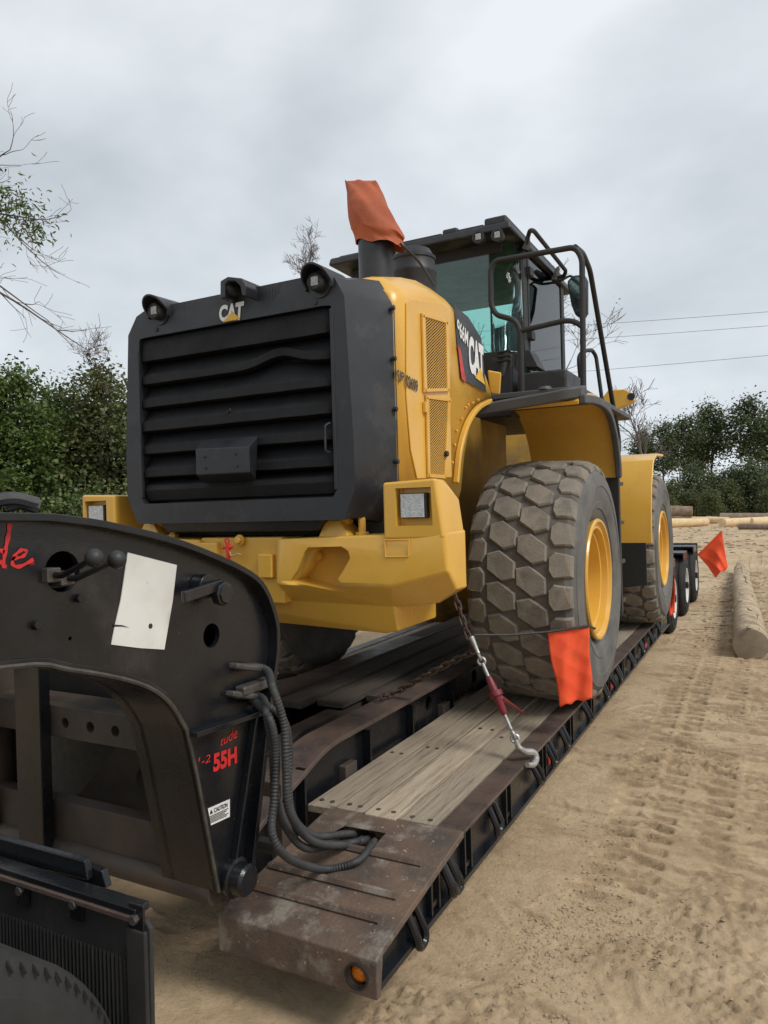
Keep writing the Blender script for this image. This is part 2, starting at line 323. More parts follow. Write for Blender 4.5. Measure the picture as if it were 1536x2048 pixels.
EDG = np.abs(np.gradient(PR, axis=0))+np.abs(np.gradient(PR, axis=1))
Z -= PR*.030
Z += np.clip(EDG, 0, .6)*.010*(1+2*vn[3](X*25, Y*25))
LOOSE_SHADE = np.clip((vn[7](X*1.1+3, Y*.9) + .6*vn[2](X*3.3, Y*3.3) - .16)/.15, 0, 1)*(.35+.65*np.clip(.5+1.5*vn[3](X*9, Y*9), 0, 1))*.42
LOOSE_SHADE = np.maximum(LOOSE_SHADE, np.clip(EDG*1.2, 0, .75)*np.clip(.6+1.5*vn[2](X*8, Y*8), 0, 1))
rl = np.random.default_rng(77)
for k in range(650):                          # lips of dried mud left by tyre lugs, steep on one side
    y0 = 1.9+12*rl.random()**.9; x0 = rl.uniform(-1.1, 2.4)
    if rl.random() < .6: x0 = -.3+rl.normal()*.38; y0 = 3.6+10*rl.random()
    l = rl.uniform(.05, .24); am = rl.uniform(.006, .017)*(.75+.07*y0); kc = rl.uniform(-1.0, 1.3); sl_ = rl.normal()*.2
    i0, i1 = np.searchsorted(ys, (y0-.25, y0+.35)); j0, j1 = np.searchsorted(xs, (x0-l*1.2, x0+l*1.2))
    if i1-i0 < 2 or j1-j0 < 2: continue
    xx, yy = X[i0:i1, j0:j1]-x0, Y[i0:i1, j0:j1]-y0; wob = .03*vn[5]((xx+x0)*22, (xx+y0)*22)
    t = yy-kc*xx*xx-sl_*xx-wob; e = np.clip(1-(np.abs(xx)/l)**2, 0, 1)**.6*(.85+.7*vn[3]((xx+x0)*25, (xx+y0)*9))
    dh = np.where(t > 0, np.clip(1-t/.075, 0, 1)**1.8, np.clip(1+t/.012, 0, 1))*e
    Z[i0:i1, j0:j1] += am*dh - .35*am*np.exp(-((t+.035)/.03)**2)*e
    LOOSE_SHADE[i0:i1, j0:j1] = np.maximum(LOOSE_SHADE[i0:i1, j0:j1], .8*np.exp(-((t+.012)/.016)**2)*np.clip(e, 0, 1))  # steep face of the lip darkened, shade painted into the colour
gm = bpy.data.meshes.new('ground'); gm.vertices.add(nx*ny); gm.vertices.foreach_set('co', np.stack([X, Y, Z], -1).astype(np.float32).ravel())
idx = np.arange(nx*ny).reshape(ny, nx); q = np.stack([idx[:-1, :-1], idx[:-1, 1:], idx[1:, 1:], idx[1:, :-1]], -1).reshape(-1, 4)
gm.loops.add(q.size); gm.loops.foreach_set('vertex_index', q.ravel().astype(np.int32)); gm.polygons.add(len(q)); gm.polygons.foreach_set('loop_start', np.arange(0, q.size, 4, dtype=np.int32)); gm.update(calc_edges=True); gm.shade_smooth(); la = gm.attributes.new('loose', 'FLOAT', 'POINT'); la.data.foreach_set('value', LOOSE_SHADE.astype(np.float32).ravel())
ground = bpy.data.objects.new('ground', gm); col.objects.link(ground); tag(ground, kind='structure')
def ground_mat():
    m = bpy.data.materials.new('sandy_dirt'); m.use_nodes = True; t = m.node_tree; b = t.nodes['Principled BSDF']; L = t.links.new; tc = N('ShaderNodeTexCoord', t)
    def noise(s, d=6, r=.6):
        n = N('ShaderNodeTexNoise', t); n.inputs['Scale'].default_value = s; n.inputs['Detail'].default_value = d; n.inputs['Roughness'].default_value = r; L(tc.outputs['Object'], n.inputs['Vector']); return n.outputs['Fac']
    def ramp(src, *st):
        r_ = N('ShaderNodeValToRGB', t); e = r_.color_ramp.elements
        while len(e) < len(st): e.new(.5)
        for i, (p, c) in enumerate(st): e[i].position = p; e[i].color = (*c, 1)
        L(src, r_.inputs[0]); return r_.outputs[0]
    base = ramp(noise(.55, 7, .62), (.3, (.40, .285, .175)), (.5, (.505, .38, .24)), (.7, (.56, .435, .285)))
    fine = ramp(noise(14, 8, .7), (.3, (.80, .78, .75)), (.55, (1, 1, 1)), (.75, (1.08, 1.07, 1.05)))
    x = N('ShaderNodeMixRGB', t); x.blend_type = 'MULTIPLY'; x.inputs[0].default_value = 1; L(base, x.inputs[1]); L(fine, x.inputs[2])
    wet = ramp(noise(1.6, 5, .55), (.54, (1, 1, 1)), (.68, (.70, .67, .64)))
    y = N('ShaderNodeMixRGB', t); y.blend_type = 'MULTIPLY'; y.inputs[0].default_value = 1; L(x.outputs[0], y.inputs[1]); L(wet, y.inputs[2])
    at_ = N('ShaderNodeAttribute', t); at_.attribute_name = 'loose'; z = N('ShaderNodeMixRGB', t); z.inputs[2].default_value = (.27, .19, .115, 1); L(at_.outputs['Fac'], z.inputs[0]); L(y.outputs[0], z.inputs[1])  # browner loose crumbs, plus shade painted on print edges and lips
    L(z.outputs[0], b.inputs['Base Color']); b.inputs['Roughness'].default_value = .92; b.inputs['Specular IOR Level'].default_value = .25
    bn = N('ShaderNodeBump', t); bn.inputs['Strength'].default_value = .8; bn.inputs['Distance'].default_value = .015; L(noise(45, 8, .7), bn.inputs['Height'])
    b2 = N('ShaderNodeBump', t); b2.inputs['Strength'].default_value = .3; b2.inputs['Distance'].default_value = .015; L(noise(9, 6, .65), b2.inputs['Height']); L(bn.outputs[0], b2.inputs['Normal']); L(b2.outputs[0], b.inputs['Normal'])
    return m
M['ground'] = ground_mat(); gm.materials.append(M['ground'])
M['clod'] = mat('dirt_clod', (.40, .305, .195), (.29, .215, .135), 20, .95, bump=.6, bscale=60)
def gz(x, y): return float(height(np.array([x]), np.array([y]))[0])
# crumbs of dirt and bark chips: nobody could count them
ico = [(0,0,1),(.9,0,.3),(.3,.85,.3),(-.75,.5,.3),(-.7,-.55,.25),(.3,-.8,.3),(.1,.1,-.6)]; icf = [(0,1,2),(0,2,3),(0,3,4),(0,4,5),(0,5,1),(6,2,1),(6,3,2),(6,4,3),(6,5,4),(6,1,5)]
def scatter(name, n, region, smin, smax, m, flat=.6, elong=1):
    vs = []; fs = []
    pts = [region() for _ in range(n)]; hh = height(np.array([p[0] for p in pts]), np.array([p[1] for p in pts]))
    for (x, y), h in zip(pts, hh):
        s = smin*(smax/smin)**(random.random()**2.2); a = random.random()*6.28; ca, sa = math.cos(a), math.sin(a); b0 = len(vs)
        for p in ico:
            px, py, pz = p[0]*s*elong*(.7+.6*random.random()), p[1]*s*(.7+.6*random.random()), p[2]*s*flat*(.7+.6*random.random())
            vs.append((x+px*ca-py*sa, y+px*sa+py*ca, h+pz+s*.1))
        fs += [tuple(i+b0 for i in f) for f in icf]
    me = bpy.data.meshes.new(name); me.from_pydata(vs, [], fs); me.materials.append(m); o = bpy.data.objects.new(name, me); col.objects.link(o); o['kind'] = 'stuff'; return o
centres = [P(1150, 1850, z=0), P(1060, 1890, z=0), P(1230, 1660, z=0), P(1100, 1990, z=0), P(1330, 1880, z=0), P(400, 1920, z=0), P(420, 1850, z=0), P(1480, 1440, z=0), P(1400, 1500, z=0), P(1190, 1780, z=0)]
def clod_spot():
    if random.random() < .72:
        c = random.choice(centres); return c.x+random.gauss(0, .13), c.y+random.gauss(0, .16)
    d = random.uniform(1.6, 12); return random.uniform(-1.9, 2.5), d
tag(scatter('dirt_clods', 7000, clod_spot, .002, .011, M['clod']), 'crumbled clods of sandy dirt scattered over the yard', 'dirt')
def chip_spot():
    t = random.random(); return (-.3-.42*t+random.choice((-1, 1))*abs(random.gauss(.18, .35)), 10+11*t)
tag(scatter('bark_chips', 2200, chip_spot, .008, .04, M['logbark'], .3, 2.4), 'splinters of bark littered beside the peeled log', 'bark')

# ================================================================ lowboy trailer
TX = -2.5
T = empty('lowboy_trailer', (TX, 8, 0), 'black detachable gooseneck lowboy trailer with rusty plank deck carrying the wheel loader', 'trailer')
WX = -1.76                                     # outer web of the right gooseneck arm
outer = [Vector((WX, -.9, 1.86)), Vector((WX, .4, 1.88))] + [P(a, b_, x=WX) for a, b_ in ((0, 1026), (120, 1032), (220, 1048), (350, 1082), (470, 1133), (515, 1172), (540, 1240), (543, 1300), (528, 1410), (488, 1760))]
arch = [Vector((WX, -.9, 1.46)), Vector((WX, .4, 1.50))] + [P(a, b_, x=WX) for a, b_ in ((0, 1338), (140, 1342), (273, 1368), (335, 1405), (372, 1462), (391, 1546), (436, 1786))]
def smooth_yz(pts, n=4): return curve(pts, n)
oc = smooth_yz(outer[:10]) + outer[10:]; ac = smooth_yz(arch[:7]) + arch[7:]
def arm(side):
    f = (lambda p: p) if side > 0 else (lambda p: mirror(p, TX))
    dx = -.02*side
    g = MB().prism(f(oc + ac[::-1]), (dx, 0, 0)).build('gooseneck' if side > 0 else 'gooseneck_arm', M['steel'], T)
    inner = [p+Vector((-.20*side, 0, 0)) for p in f(oc + ac[::-1])]
    MB().prism(inner, (dx, 0, 0)).build('inner_web', M['steeldirt'], g)
    # flanges: stand 4 cm proud of the web
    out_f = [p+Vector((.045*side, 0, 0)) for p in f(oc)]; ar_f = [p+Vector((.006*side, 0, 0)) for p in f(ac)]
    MB().strip(out_f, (-.30*side, 0, 0), .022*(-side)).build('top_flange', M['steel'], g, .003)
    MB().strip(ar_f, (-.27*side, 0, 0), .022*side).build('arch_flange', M['steel'], g, .003)
    MB().tube([p+Vector((.004*side, 0, 0)) for p in f([Vector((p_.x, p_.y, p_.z+.004)) for p_ in ac])], .007, 6).build('weld_bead', M['dull'], g)
    return g
neck = arm(1); neckl = arm(-1)
def ywc(px, py, r, d=.08, x=WX, n=20): c = P(px, py, x=x); return MB().cyl(c-Vector((d, 0, 0)), c+Vector((d, 0, 0)), r, n)
cut(neck, ywc(125, 1143, .058), ywc(423, 1271, .043), ywc(140, 1277, .006))
def at(px, py, dx=0): return P(px, py, x=WX) + Vector((dx, 0, 0))
# horizontal stiffener, vertical rib on the leg
MB().strip([at(374, 1462), at(528, 1412)], (.045, 0, 0), .02).build('stiffener', M['steel'], neck, .003)
MB().strip([at(505, 1430), at(462, 1725)], (.03, 0, 0), .012).build('leg_rib', M['steel'], neck, .003)
for px, py in ((70, 1250), (155, 1196)):
    c = at(px, py); MB().cyl(c, c+Vector((.018, 0, 0)), .014, 6).build('bolt_head', M['steel'], neck, .002)
# pivot pin boss at the foot of the leg
c = at(462, 1752); MB().lathe([(0, .0), (0, .066), (.03, .070), (.035, .058), (.075, .056), (.085, .046), (.085, 0)], c, 'x', 28).build('pivot_boss', M['steel'], neck)
# two valve levers with ball knobs
for a, b_, k in (((100, 1150), (183, 1120), 13), ((128, 1156), (228, 1123), 13)):
    p0 = at(*a, .01); p1 = P(*b_, x=WX+.14)
    lv = MB().tube([p0, p0+Vector((.04, 0, 0)), p1], [.010, .009, .0085], 8).build('valve_lever', M['steel'], neck)
    s = MB(); s.lathe([(.026*math.cos(t), .026*math.sin(t)) for t in np.linspace(0, math.pi, 12)], P(b_[0]+6, b_[1]-4, x=WX+.15), 'x', 18); s.build('ball_knob', M['plastic'], lv)
    MB().box(p0-Vector((.05, .025, .02)), p0+Vector((.012, .02, .02))).build('lever_clevis', M['dull'], lv, .004)
MB().box(at(122, 1158, -.1)-Vector((0, .06, .03)), at(122, 1158, -.03)+Vector((0, .06, .02))).build('valve_block', M['plastic'], neck, .005)
# locking handle: round cap with flat bar
c = at(395, 1172); cap = MB().cyl(c, c+Vector((.05, 0, 0)), .042, 20).build('handle_hub', M['steel'], neck, .004)
c = at(415, 1186, .05); MB().lathe([(0, 0), (0, .043), (.03, .043), (.032, .036), (.04, .034), (.04, 0)], c, 'x', 8).build('hub_cap', M['steel'], cap, .002)
pa, pb = at(420, 1192, .045), at(328, 1216, .075); MB().strip([pa+Vector((0, 0, .022)), pb+Vector((0, 0, .018))], (.02, 0, 0), .04).build('handle_bar', M['steel'], cap, .006)
# white sheet stuck to the web, torn at one side
sheet = [(254, 1105), (352, 1130), (344, 1200), (327, 1299), (278, 1296), (221, 1289), (228, 1252), (240, 1200), (246, 1160)]
MB().prism([at(*p, .001) for p in sheet], (.003, 0, 0)).build('white_sheet', M['paper'], neck)['label'] = 'torn white sheet stuck on the black web'
c = at(299, 1252, .003); MB().cyl(c, c+Vector((.002, 0, 0)), .0085, 14).build('sheet_hole', M['decalblack'], neck)
MB().prism([at(*p, .004) for p in ((226, 1249), (242, 1250), (256, 1255), (242, 1253), (226, 1253))], (.001, 0, 0)).build('sheet_tear', M['decalblack'], neck)
# red lettering
def stroke(pts, w0, w1, par):
    ps = curve([at(*p_, .002) for p_ in pts], 6); s_ = MB(); n_ = len(ps)
    for i in range(n_):
        t_ = (ps[min(i+1, n_-1)]-ps[max(i-1, 0)]).normalized(); nv = t_.cross(Vector((1, 0, 0)))*(w0+(w1-w0)*i/(n_-1)+.0012*math.sin(i*1.1)); s_.v += [ps[i]-nv, ps[i]+nv]
    s_.f = [(2*i, 2*i+2, 2*i+3, 2*i+1) for i in range(n_-1)]; s_.build('lettering', M['red'], par, smooth=False)
stroke([(19, 1047), (16, 1070), (10, 1100), (6, 1130), (12, 1134)], .0065, .0045, neck)
stroke([(8, 1104), (-6, 1100), (-18, 1118), (-12, 1134), (4, 1122)], .005, .004, neck)
stroke([(22, 1118), (44, 1113), (52, 1103), (42, 1100), (28, 1112), (24, 1128), (38, 1133), (66, 1119)], .004, .0048, neck)
stroke([(-40, 1085), (-46, 1135), (-30, 1130)], .005, .004, neck)
letters('TM', [at(58, 1132), at(67, 1130), at(67, 1125), at(58, 1127)], M['red'], neck)
letters('tude', [at(440, 1492), at(474, 1474), at(472, 1452), at(440, 1476)], M['red'], neck, shear=.3)
letters('55H', [at(425, 1545), at(473, 1526), at(472, 1492), at(425, 1508)], M['red'], neck, bold=.045)
letters('1-2', [at(393, 1534), at(421, 1522), at(419, 1508), at(392, 1516)], M['red'], neck, shear=.3)
cq = [at(415, 1653, .002), at(458, 1633, .002), at(458, 1598, .002), at(410, 1619, .002)]
lab = MB().prism(cq, (.002, 0, 0)).build('caution_label', M['decalwhite'], neck)
def sub(q, u0, u1, v0, v1): return [q[0]*(1-u)*(1-v)+q[1]*u*(1-v)+q[2]*u*v+q[3]*(1-u)*v + Vector((.003, 0, 0)) for u, v in ((u0, v0), (u1, v0), (u1, v1), (u0, v1))]
letters('CAUTION', sub(cq, .3, .88, .64, .90), M['decalblack'], lab, bold=.02, lift=.001)
for k in range(5):
    v = .5-.09*k
    MB().prism(sub(cq, .08, .92-.08*(k % 3), v, v+.045), (.0005, 0, 0)).build('print_line', M['stencil'], lab)
tq = sub(cq, .12, .26, .64, .9); MB().add([tq[0], tq[1], (tq[2]+tq[3])/2], [(0, 1, 2)]).build('warning_triangle', M['decalblack'], lab, smooth=False)
# cross-members between the arms, seen through the arch
yb = 2.02
bar = MB().box((-3.35, yb, .955), (-1.96, yb+.05, 1.085)).build('drilled_cross_bar', M['steeldirt'], T, .004)
cut(bar, *[MB().cyl((P(px, 1450, y=yb).x, yb-.1, 1.018), (P(px, 1450, y=yb).x, yb+.2, 1.018), .022, 16) for px in (-10, 38, 82, 130, 180, 230, 281)])
MB().box((-3.35, yb+.052, 1.07), (-1.96, yb+.17, 1.085)).build('cross_bar_flange', M['steeldirt'], T, .003)
MB().box((-3.3, 2.03, .53), (-1.96, 2.10, .69)).build('lower_cross_beam', M['steeldirt'], T, .006)
MB().cyl((-3.3, 2.05, .49), (-1.80, 2.05, .485), .05, 20).build('pivot_tube', M['steeldirt'], T)
for px0, px1 in ((34, 84),):
    a, b_ = P(px0, 1500, y=1.97), P(px1, 1500, y=1.97)
    MB().box((a.x, 1.965, .42), (b_.x, 2.015, 1.40)).build('upright', M['steel'], T, .004)
MB().box((-3.0, 2.10, .42), (-2.9, 2.2, 1.0)).build('upright', M['steel'], T, .004)
pl = MB().prism([(-2.75, 2.13, .55), (-2.05, 2.35, .55), (-2.0, 2.35, .95), (-2.35, 2.2, .98)], (0, .02, 0)).build('gusset_plate', M['steeldirt'], T, .003)
cut(pl, MB().cyl((-2.3, 2.0, .74), (-2.3, 2.6, .74), .075, 18))
MB().box((-3.28, 2.24, .98), (-1.97, 2.26, 1.5)).build('neck_dark_sheet', M['strap'], T)  # dark sheets added to blacken the view through the arch
MB().box((-3.28, 2.46, .30), (-1.97, 2.48, 1.0)).build('neck_dark_sheet', M['strap'], T)
MB().box((-3.2, 2.7, .25), (-1.98, 2.78, .62)).build('deck_nose_beam', M['steeldirt'], T, .006)
# coiled strap lying on top of the neck
for i, (a, b_) in enumerate((((-20, 1003), (75, 1008)), ((10, 1012), (78, 1016)))):
    p0, p1 = P(*a, x=-1.95), P(*b_, x=-1.9); MB().tube(curve([p0, p0.lerp(p1, .5)+Vector((0, 0, .012)), p1], 4), .02, 8).build('air_line', M['hose'], T)

# ---- deck
EX = -1.2                                     # outer edge of the deck
ZD = .45
def mx_(pts, side): return pts if side > 0 else mirror(pts, TX)
fz = lambda y: .352 + (min(y, 2.95)-2.14)*(.098/.81)
for side in (1, -1):
    poly = [(EX, 2.14, .20), (EX, 2.14, .335), (EX, 2.17, .352), (EX, 2.95, .449), (EX, 2.95, .42), (EX, 2.19, .325), (EX, 2.17, .20)]
    fp = MB().prism(mx_([Vector(p) for p in poly], side), (-.68*side, 0, 0)).build('front_apron', M['rust'], T, .006)
    if side > 0:
        cut(fp, MB().hull([P(a, b_, z=z) for z in (.30, .6) for a, b_ in ((665, 1665), (690, 1652), (772, 1666), (740, 1702), (690, 1690))]))
        c = Vector((EX-.075, 2.14, .268)); cut(fp, MB().cyl(c+Vector((0, -.05, 0)), c+Vector((0, .06, 0)), .042, 20))
        ml = MB(); ml.lathe([(0, .038), (-.018, .03), (-.026, .015), (-.028, 0)], c+Vector((0, .03, 0)), 'y', 20); ml.build('marker_lamp', M['amber'], T)['label'] = 'round amber marker lamp in front edge'
        MB().lathe([(0, .044), (-.012, .046), (-.012, .039), (0, .039)], c+Vector((0, .001, 0)), 'y', 24).build('lamp_grommet', M['strap'], T)
    for y in (2.30, 2.44, 2.66):               # raised cleats across the apron
        x0, x1 = (-1.27, -1.86) if y < 2.6 else (-1.27, -1.62)
        p = mx_([Vector((x0, y, fz(y)+.004)), Vector((x1, y, fz(y)+.004))], side)
        MB().tube(p, .017, 6).build('deck_cleat', M['rust'], T)
    # planks
    edges = [1.33, 1.515, 1.69, 1.845, 2.0]
    for i in range(4):
        for j, (ya, yb2) in enumerate(((2.92, 6.9), (6.905, 10.35))):
            dz = random.uniform(-.004, .004); ya2 = ya+random.uniform(0, .02); a, b_ = -edges[i]-.008, -edges[i+1]+.008
            q = MB(); n = 14
            for k in range(n+1):
                y = ya2+(yb2-ya2)*k/n; jx = random.uniform(-.002, .002); z1 = ZD+dz+random.uniform(-.002, .002)
                for xx, zz in ((a+jx, ZD-.04), (a+jx, z1), (b_+jx, z1+random.uniform(-.002, .002)), (b_+jx, ZD-.04)): q.v.append(Vector((xx, y, zz)))
            q.f = [(0,1,2,3), (4*n+3, 4*n+2, 4*n+1, 4*n)] + [(4*k+m, 4*k+4+m, 4*k+4+(m+1) % 4, 4*k+(m+1) % 4) for k in range(n) for m in range(4)]
            if side < 0: q.v = mirror(q.v, TX)
            pk = q.build('deck_plank', M['wood' if i != 1 or j else 'woodnew'], T, .004)
            if j == 0 and side > 0:
                for yy in (2.99, 3.35+random.random()*1.0):
                    for xx in (a-.04, b_+.04):
                        MB().cyl((xx, yy, ZD+dz-.004), (xx, yy, ZD+dz+.004), .012, 8).build('plank_bolt', M['rustflange'], T)
    # edge rail, web, bottom flange
    q = lambda lo, hi: (lo, hi) if side > 0 else ((2*TX-hi[0], lo[1], lo[2]), (2*TX-lo[0], hi[1], hi[2]))
    MB().box(*q((-1.325, 2.952, ZD-.018), (EX, 10.35, ZD-.002))).build('edge_rail', M['rustflange'], T, .004)
    MB().prism(mx_([Vector(v_) for v_ in ((-1.25, 2.175, .232), (-1.25, 2.195, .318), (-1.25, 2.94, .413), (-1.25, 2.97, ZD-.02), (-1.25, 10.3, ZD-.02), (-1.25, 10.3, .232))], side), (.015*side, 0, 0)).build('side_web', M['steel'], T)
    MB().box(*q((-1.34, 2.175, .212), (EX-.005, 10.3, .234))).build('bottom_flange', M['steel'], T, .003)
    # main beam beside the planks
    bp = [P(580, 1581, x=-1.98), P(676, 1494, x=-1.98)]
    path = [Vector((-1.98, 2.25, .36)), Vector((-1.98, 2.62, .50)), Vector((-1.98, 3.12, .655)), Vector((-1.98, 10.6, .62))]
    MB().strip(mx_(rounded(path, .12), side), (-.20*side, 0, 0), .025*side).build('beam_flange', M['rustflange'], T, .004)
    web = [p+Vector((-.06, 0, -.003)) for p in path] + [Vector((-2.04, 10.6, .16)), Vector((-2.04, 2.7, .16)), Vector((-2.04, 2.25, .33))]
    wb = MB().prism(mx_(web, side), (-.02*side, 0, 0)).build('main_beam', M['steel'], T)
    if side > 0: cut(wb, *[MB().cyl((-2.2, y, .545), (-1.9, y, .545), .05, 16) for y in (4.45, 5.3, 6.15)])
    for y in (2.9, 3.55, 4.1, 4.75):
        MB().box(*q((-2.038, y, .2), (-1.99, y+.015, .62))).build('web_stiffener', M['steel'], T)
    # inner girder and floor boards between the beams
    gp = [Vector((-2.42, 3.2, .42)), Vector((-2.42, 3.45, .58)), Vector((-2.42, 10.3, .60))]
    if side > 0: MB().strip(rounded(gp, .1), (-.12, 0, 0), -.16).build('inner_girder', M['steeldirt'], T, .008)
for i, (x0, x1, ya) in enumerate(((-2.38, -2.20, 4.2), (-2.60, -2.40, 3.95), (-2.82, -2.62, 3.8), (-3.0, -2.84, 4.1))):
    MB().box((x0, ya, .585+.012*i), (x1, 10.2, .63+.012*i)).build('centre_board', M['wooddark'], T, .006)
for y in (3.3, 4.6, 5.8, 7.0, 8.2, 9.4):
    MB().box((-3.0, y, .30), (-2.0, y+.12, .50)).build('cross_member', M['steeldirt'], T, .006)
    MB().box((-3.7, y, .25), (-1.3, y+.06, .39)).build('cross_sill', M['steeldirt'], T, .006)
MB().box((-3.0, 2.8, .22), (-2.0, 10.3, .25)).build('belly_plate', M['steeldirt'], T)
for x0 in (-2.22, -2.36):
    MB().tube([(x0, 2.75, .48), (x0, 3.25, .46)], .022, 8).build('hydraulic_pipe', M['steeldirt'], T)
# stake pockets and lashing rings along both sides
ring_pts = []
for i, y in enumerate((2.62, 2.98, 3.55, 4.22, 4.9, 5.55, 6.2, 6.85, 7.5, 8.15, 8.8, 9.45)):
    for side in (1, -1):
        o = MB()
        for dy in (0, .075): o.box((-1.234, y+dy, .2345), (EX-.012, y+dy+.014, min(ZD-.018, fz(y)-.03)))
        o.box((-1.25, y+.014, .255), (EX-.02, y+.075, .275))
        if side < 0: o.v = mirror(o.v, TX)
        o.build('stake_pocket', M['steel'], T, .002)
        for dy in ((-.16,) if i % 3 else (-.14, .19)):
            if dy > 0 and i > 6: continue
            yy = y+dy; zt = min(ZD-.05, fz(yy)-.06); tl = random.uniform(-.02, .03)
            pth = [Vector((-1.235, yy-.032, zt))]
            for k in range(9):
                an = math.pi*k/8; pth.append(Vector((-1.195+tl*.3, yy-.034*math.cos(an)*(1+.15*math.sin(an))+tl*math.sin(an), zt-.085-.045*math.sin(an))))
            pth.append(Vector((-1.235, yy+.032, zt))); pth.append(Vector((-1.25, yy, zt+.012)))
            if side < 0: pth = mirror(pth, TX)
            MB().tube(pth, .0165, 8, closed=True).build('lashing_ring', M['steel'], T)
    if i > 2 and i % 3 == 0:
        MB().box((-1.234, y+.18, .26), (-1.226, y+.30, .30)).build('reflector', M['redpaint'], T)
# hydraulic and air hoses from the neck into the apron pocket
pk = P(715, 1680, z=.40)
def ribbed(path, r):
    raw = curve(path, 26); path = [raw[0]]; acc = 0
    for a_, b_ in zip(raw, raw[1:]):
        L_ = (b_-a_).length; d = .0065-acc
        while d < L_: path.append(a_.lerp(b_, d/L_)); d += .0065
        acc = L_-(d-.0065)
    rr = [r*(1.07 if k % 2 else .90) for k in range(len(path))]; return MB().tube(path, rr, 10)
hs = [
 [at(470, 1333, .02), at(505, 1336, .06), P(545, 1375, x=-1.60), P(568, 1450, x=-1.57), P(572, 1540, x=-1.56), P(580, 1625, x=-1.56), P(625, 1682, x=-1.58), P(690, 1690, z=.435), P(730, 1680, z=.40), P(745, 1672, z=.33)],
 [at(462, 1388, .02), at(500, 1392, .05), P(533, 1430, x=-1.62), P(545, 1500, x=-1.62), P(550, 1580, x=-1.62), P(570, 1650, x=-1.62), P(610, 1695, x=-1.60), P(665, 1690, z=.44), P(715, 1683, z=.42), P(730, 1672, z=.33)],
 [at(500, 1392, -.0), P(540, 1440, x=-1.60), P(552, 1520, x=-1.60), P(548, 1600, x=-1.60), P(545, 1670, x=-1.58), P(580, 1718, x=-1.56), P(650, 1738, z=.415), P(715, 1722, z=.425), P(743, 1690, z=.43), P(752, 1680, z=.36)],
 [at(505, 1395, -.02), P(560, 1430, x=-1.66), P(578, 1490, x=-1.66), P(577, 1580, x=-1.66), P(590, 1640, x=-1.66), P(630, 1672, x=-1.66), P(690, 1668, z=.44), P(735, 1668, z=.33)]]
for h in hs: ribbed(h, .0150).build('corrugated_hose', M['hose'], T)
for a, b_ in (((462, 1331), (500, 1336)), ((455, 1387), (492, 1391))):
    MB().tube([at(*a, -.02), at(*a, .02), at(*b_, .045)], [.012, .013, .014], 8).build('hose_fitting', M['dull'], T, .001)
MB().box(at(478, 1378)-Vector((0, .03, .02)), at(525, 1352, .05)).build('air_coupling', M['dull'], T, .01)
MB().cyl(at(530, 1690, -.02), at(530, 1690, .06), .03, 8).build('hose_clip', M['strap'], T)

# rear bogie: three axles, dual wheels, deck over the wheels
def road_tyre(c, wdt, r, parent, m='roadtyre', rim=True, n=48):
    h = wdt/2
    t = MB().lathe([(-h+.03, r*.56), (-h, r*.66), (-h-.004, r*.8), (-h+.018, r*.94), (-h+.035, r*.985), (-h+.05, r), (-.05, r), (-.047, r-.012), (-.035, r-.012), (-.032, r), (.032, r), (.035, r-.012), (.047, r-.012), (.05, r), (h-.05, r), (h-.035, r*.985), (h-.018, r*.94), (h-.010, r*.90), (h-.002, r*.893), (h+.006, r*.8), (h+.003, r*.74), (h+.011, r*.735), (h+.006, r*.70), (h, r*.66), (h-.03, r*.56)], c, 'x', n).build('tyre', M[m], parent)
    return t
YA = (10.95, 12.7, 14.4)
for y in YA:
    MB().cyl((-3.6, y, .48), (-1.4, y, .48), .06, 14).build('axle', M['steel'], T)
    for side in (1, -1):
        for k, xo in enumerate((-1.33, -1.65)):
            xc = xo if side > 0 else 2*TX-xo
            road_tyre((xc, y, .482), .25, .482, T)
            if k == 0:
                s = side; e = xc+.125*s
                MB().lathe([((-.02)*s, .275), (0, .278), (-.004*s, .262), (-.09*s, .245), (-.11*s, .20), (-.11*s, .12), (-.03*s, .11), (-.02*s, 0)], (e, y, .482), 'x', 32).build('rim', M['white'], T)
                MB().cyl((e-.1*s, y, .482), (e+.02*s, y, .482), .055, 16).build('hub', M['steel'], T, .004)
    MB().box((-3.78, y-.30, .99), (-1.22, y+.30, 1.02)).build('wheel_cover', M['steel'], T, .004)
    for xx in (-1.235, -3.78): MB().box((xx, y-.30, .90), (xx+.015, y+.30, .99)).build('cover_skirt', M['steel'], T)
for xx in (-2.1, -3.0): MB().box((xx, 10.3, .62), (xx+.1, 15.3, .95)).build('bogie_frame', M['steel'], T, .006)
MB().prism([(-3.3, 10.2, .5), (-3.3, 10.65, .98), (-3.3, 10.65, .3), (-3.3, 10.2, .3)], (1.6, 0, 0)).build('bogie_ramp', M['steel'], T, .006)
MB().box((-3.75, 15.25, .7), (-1.25, 15.35, 1.02)).build('rear_bumper', M['steel'], T, .01)

# ================================================================ tractor unit whose rear corner stands at the left
K = empty('semi_truck', (-2.5, -1.5, 0), 'dark truck corner with mud flap and dual tyre hitched beside the gooseneck', 'truck')
FY = 1.15
fl = [P(-60, 1745, y=FY), P(303, 1812, y=FY), P(316, 1822, y=FY), P(302, 2060, y=FY)]
z0 = .15
flap = MB().prism([Vector((-1.85, FY, .98)), Vector((-1.215, FY, .975)), Vector((-1.20, FY, .96)), Vector((-1.215, FY, z0)), Vector((-1.85, FY, z0))], (0, .012, 0)).build('mud_flap', M['roadtyre'], K, .003)
for k in range(46):                            # moulded ribs of the flap
    u = -1.84+k*.0125
    if u > -1.27: break
    MB().tube([(u, FY-.001, .88), (u, FY-.001, .2)], .0042, 4).build('flap_rib', M['roadtyre'], flap)
MB().box((-1.262, FY-.012, z0), (-1.205, FY, .955)).build('flap_edge', M['roadtyre'], flap, .004)
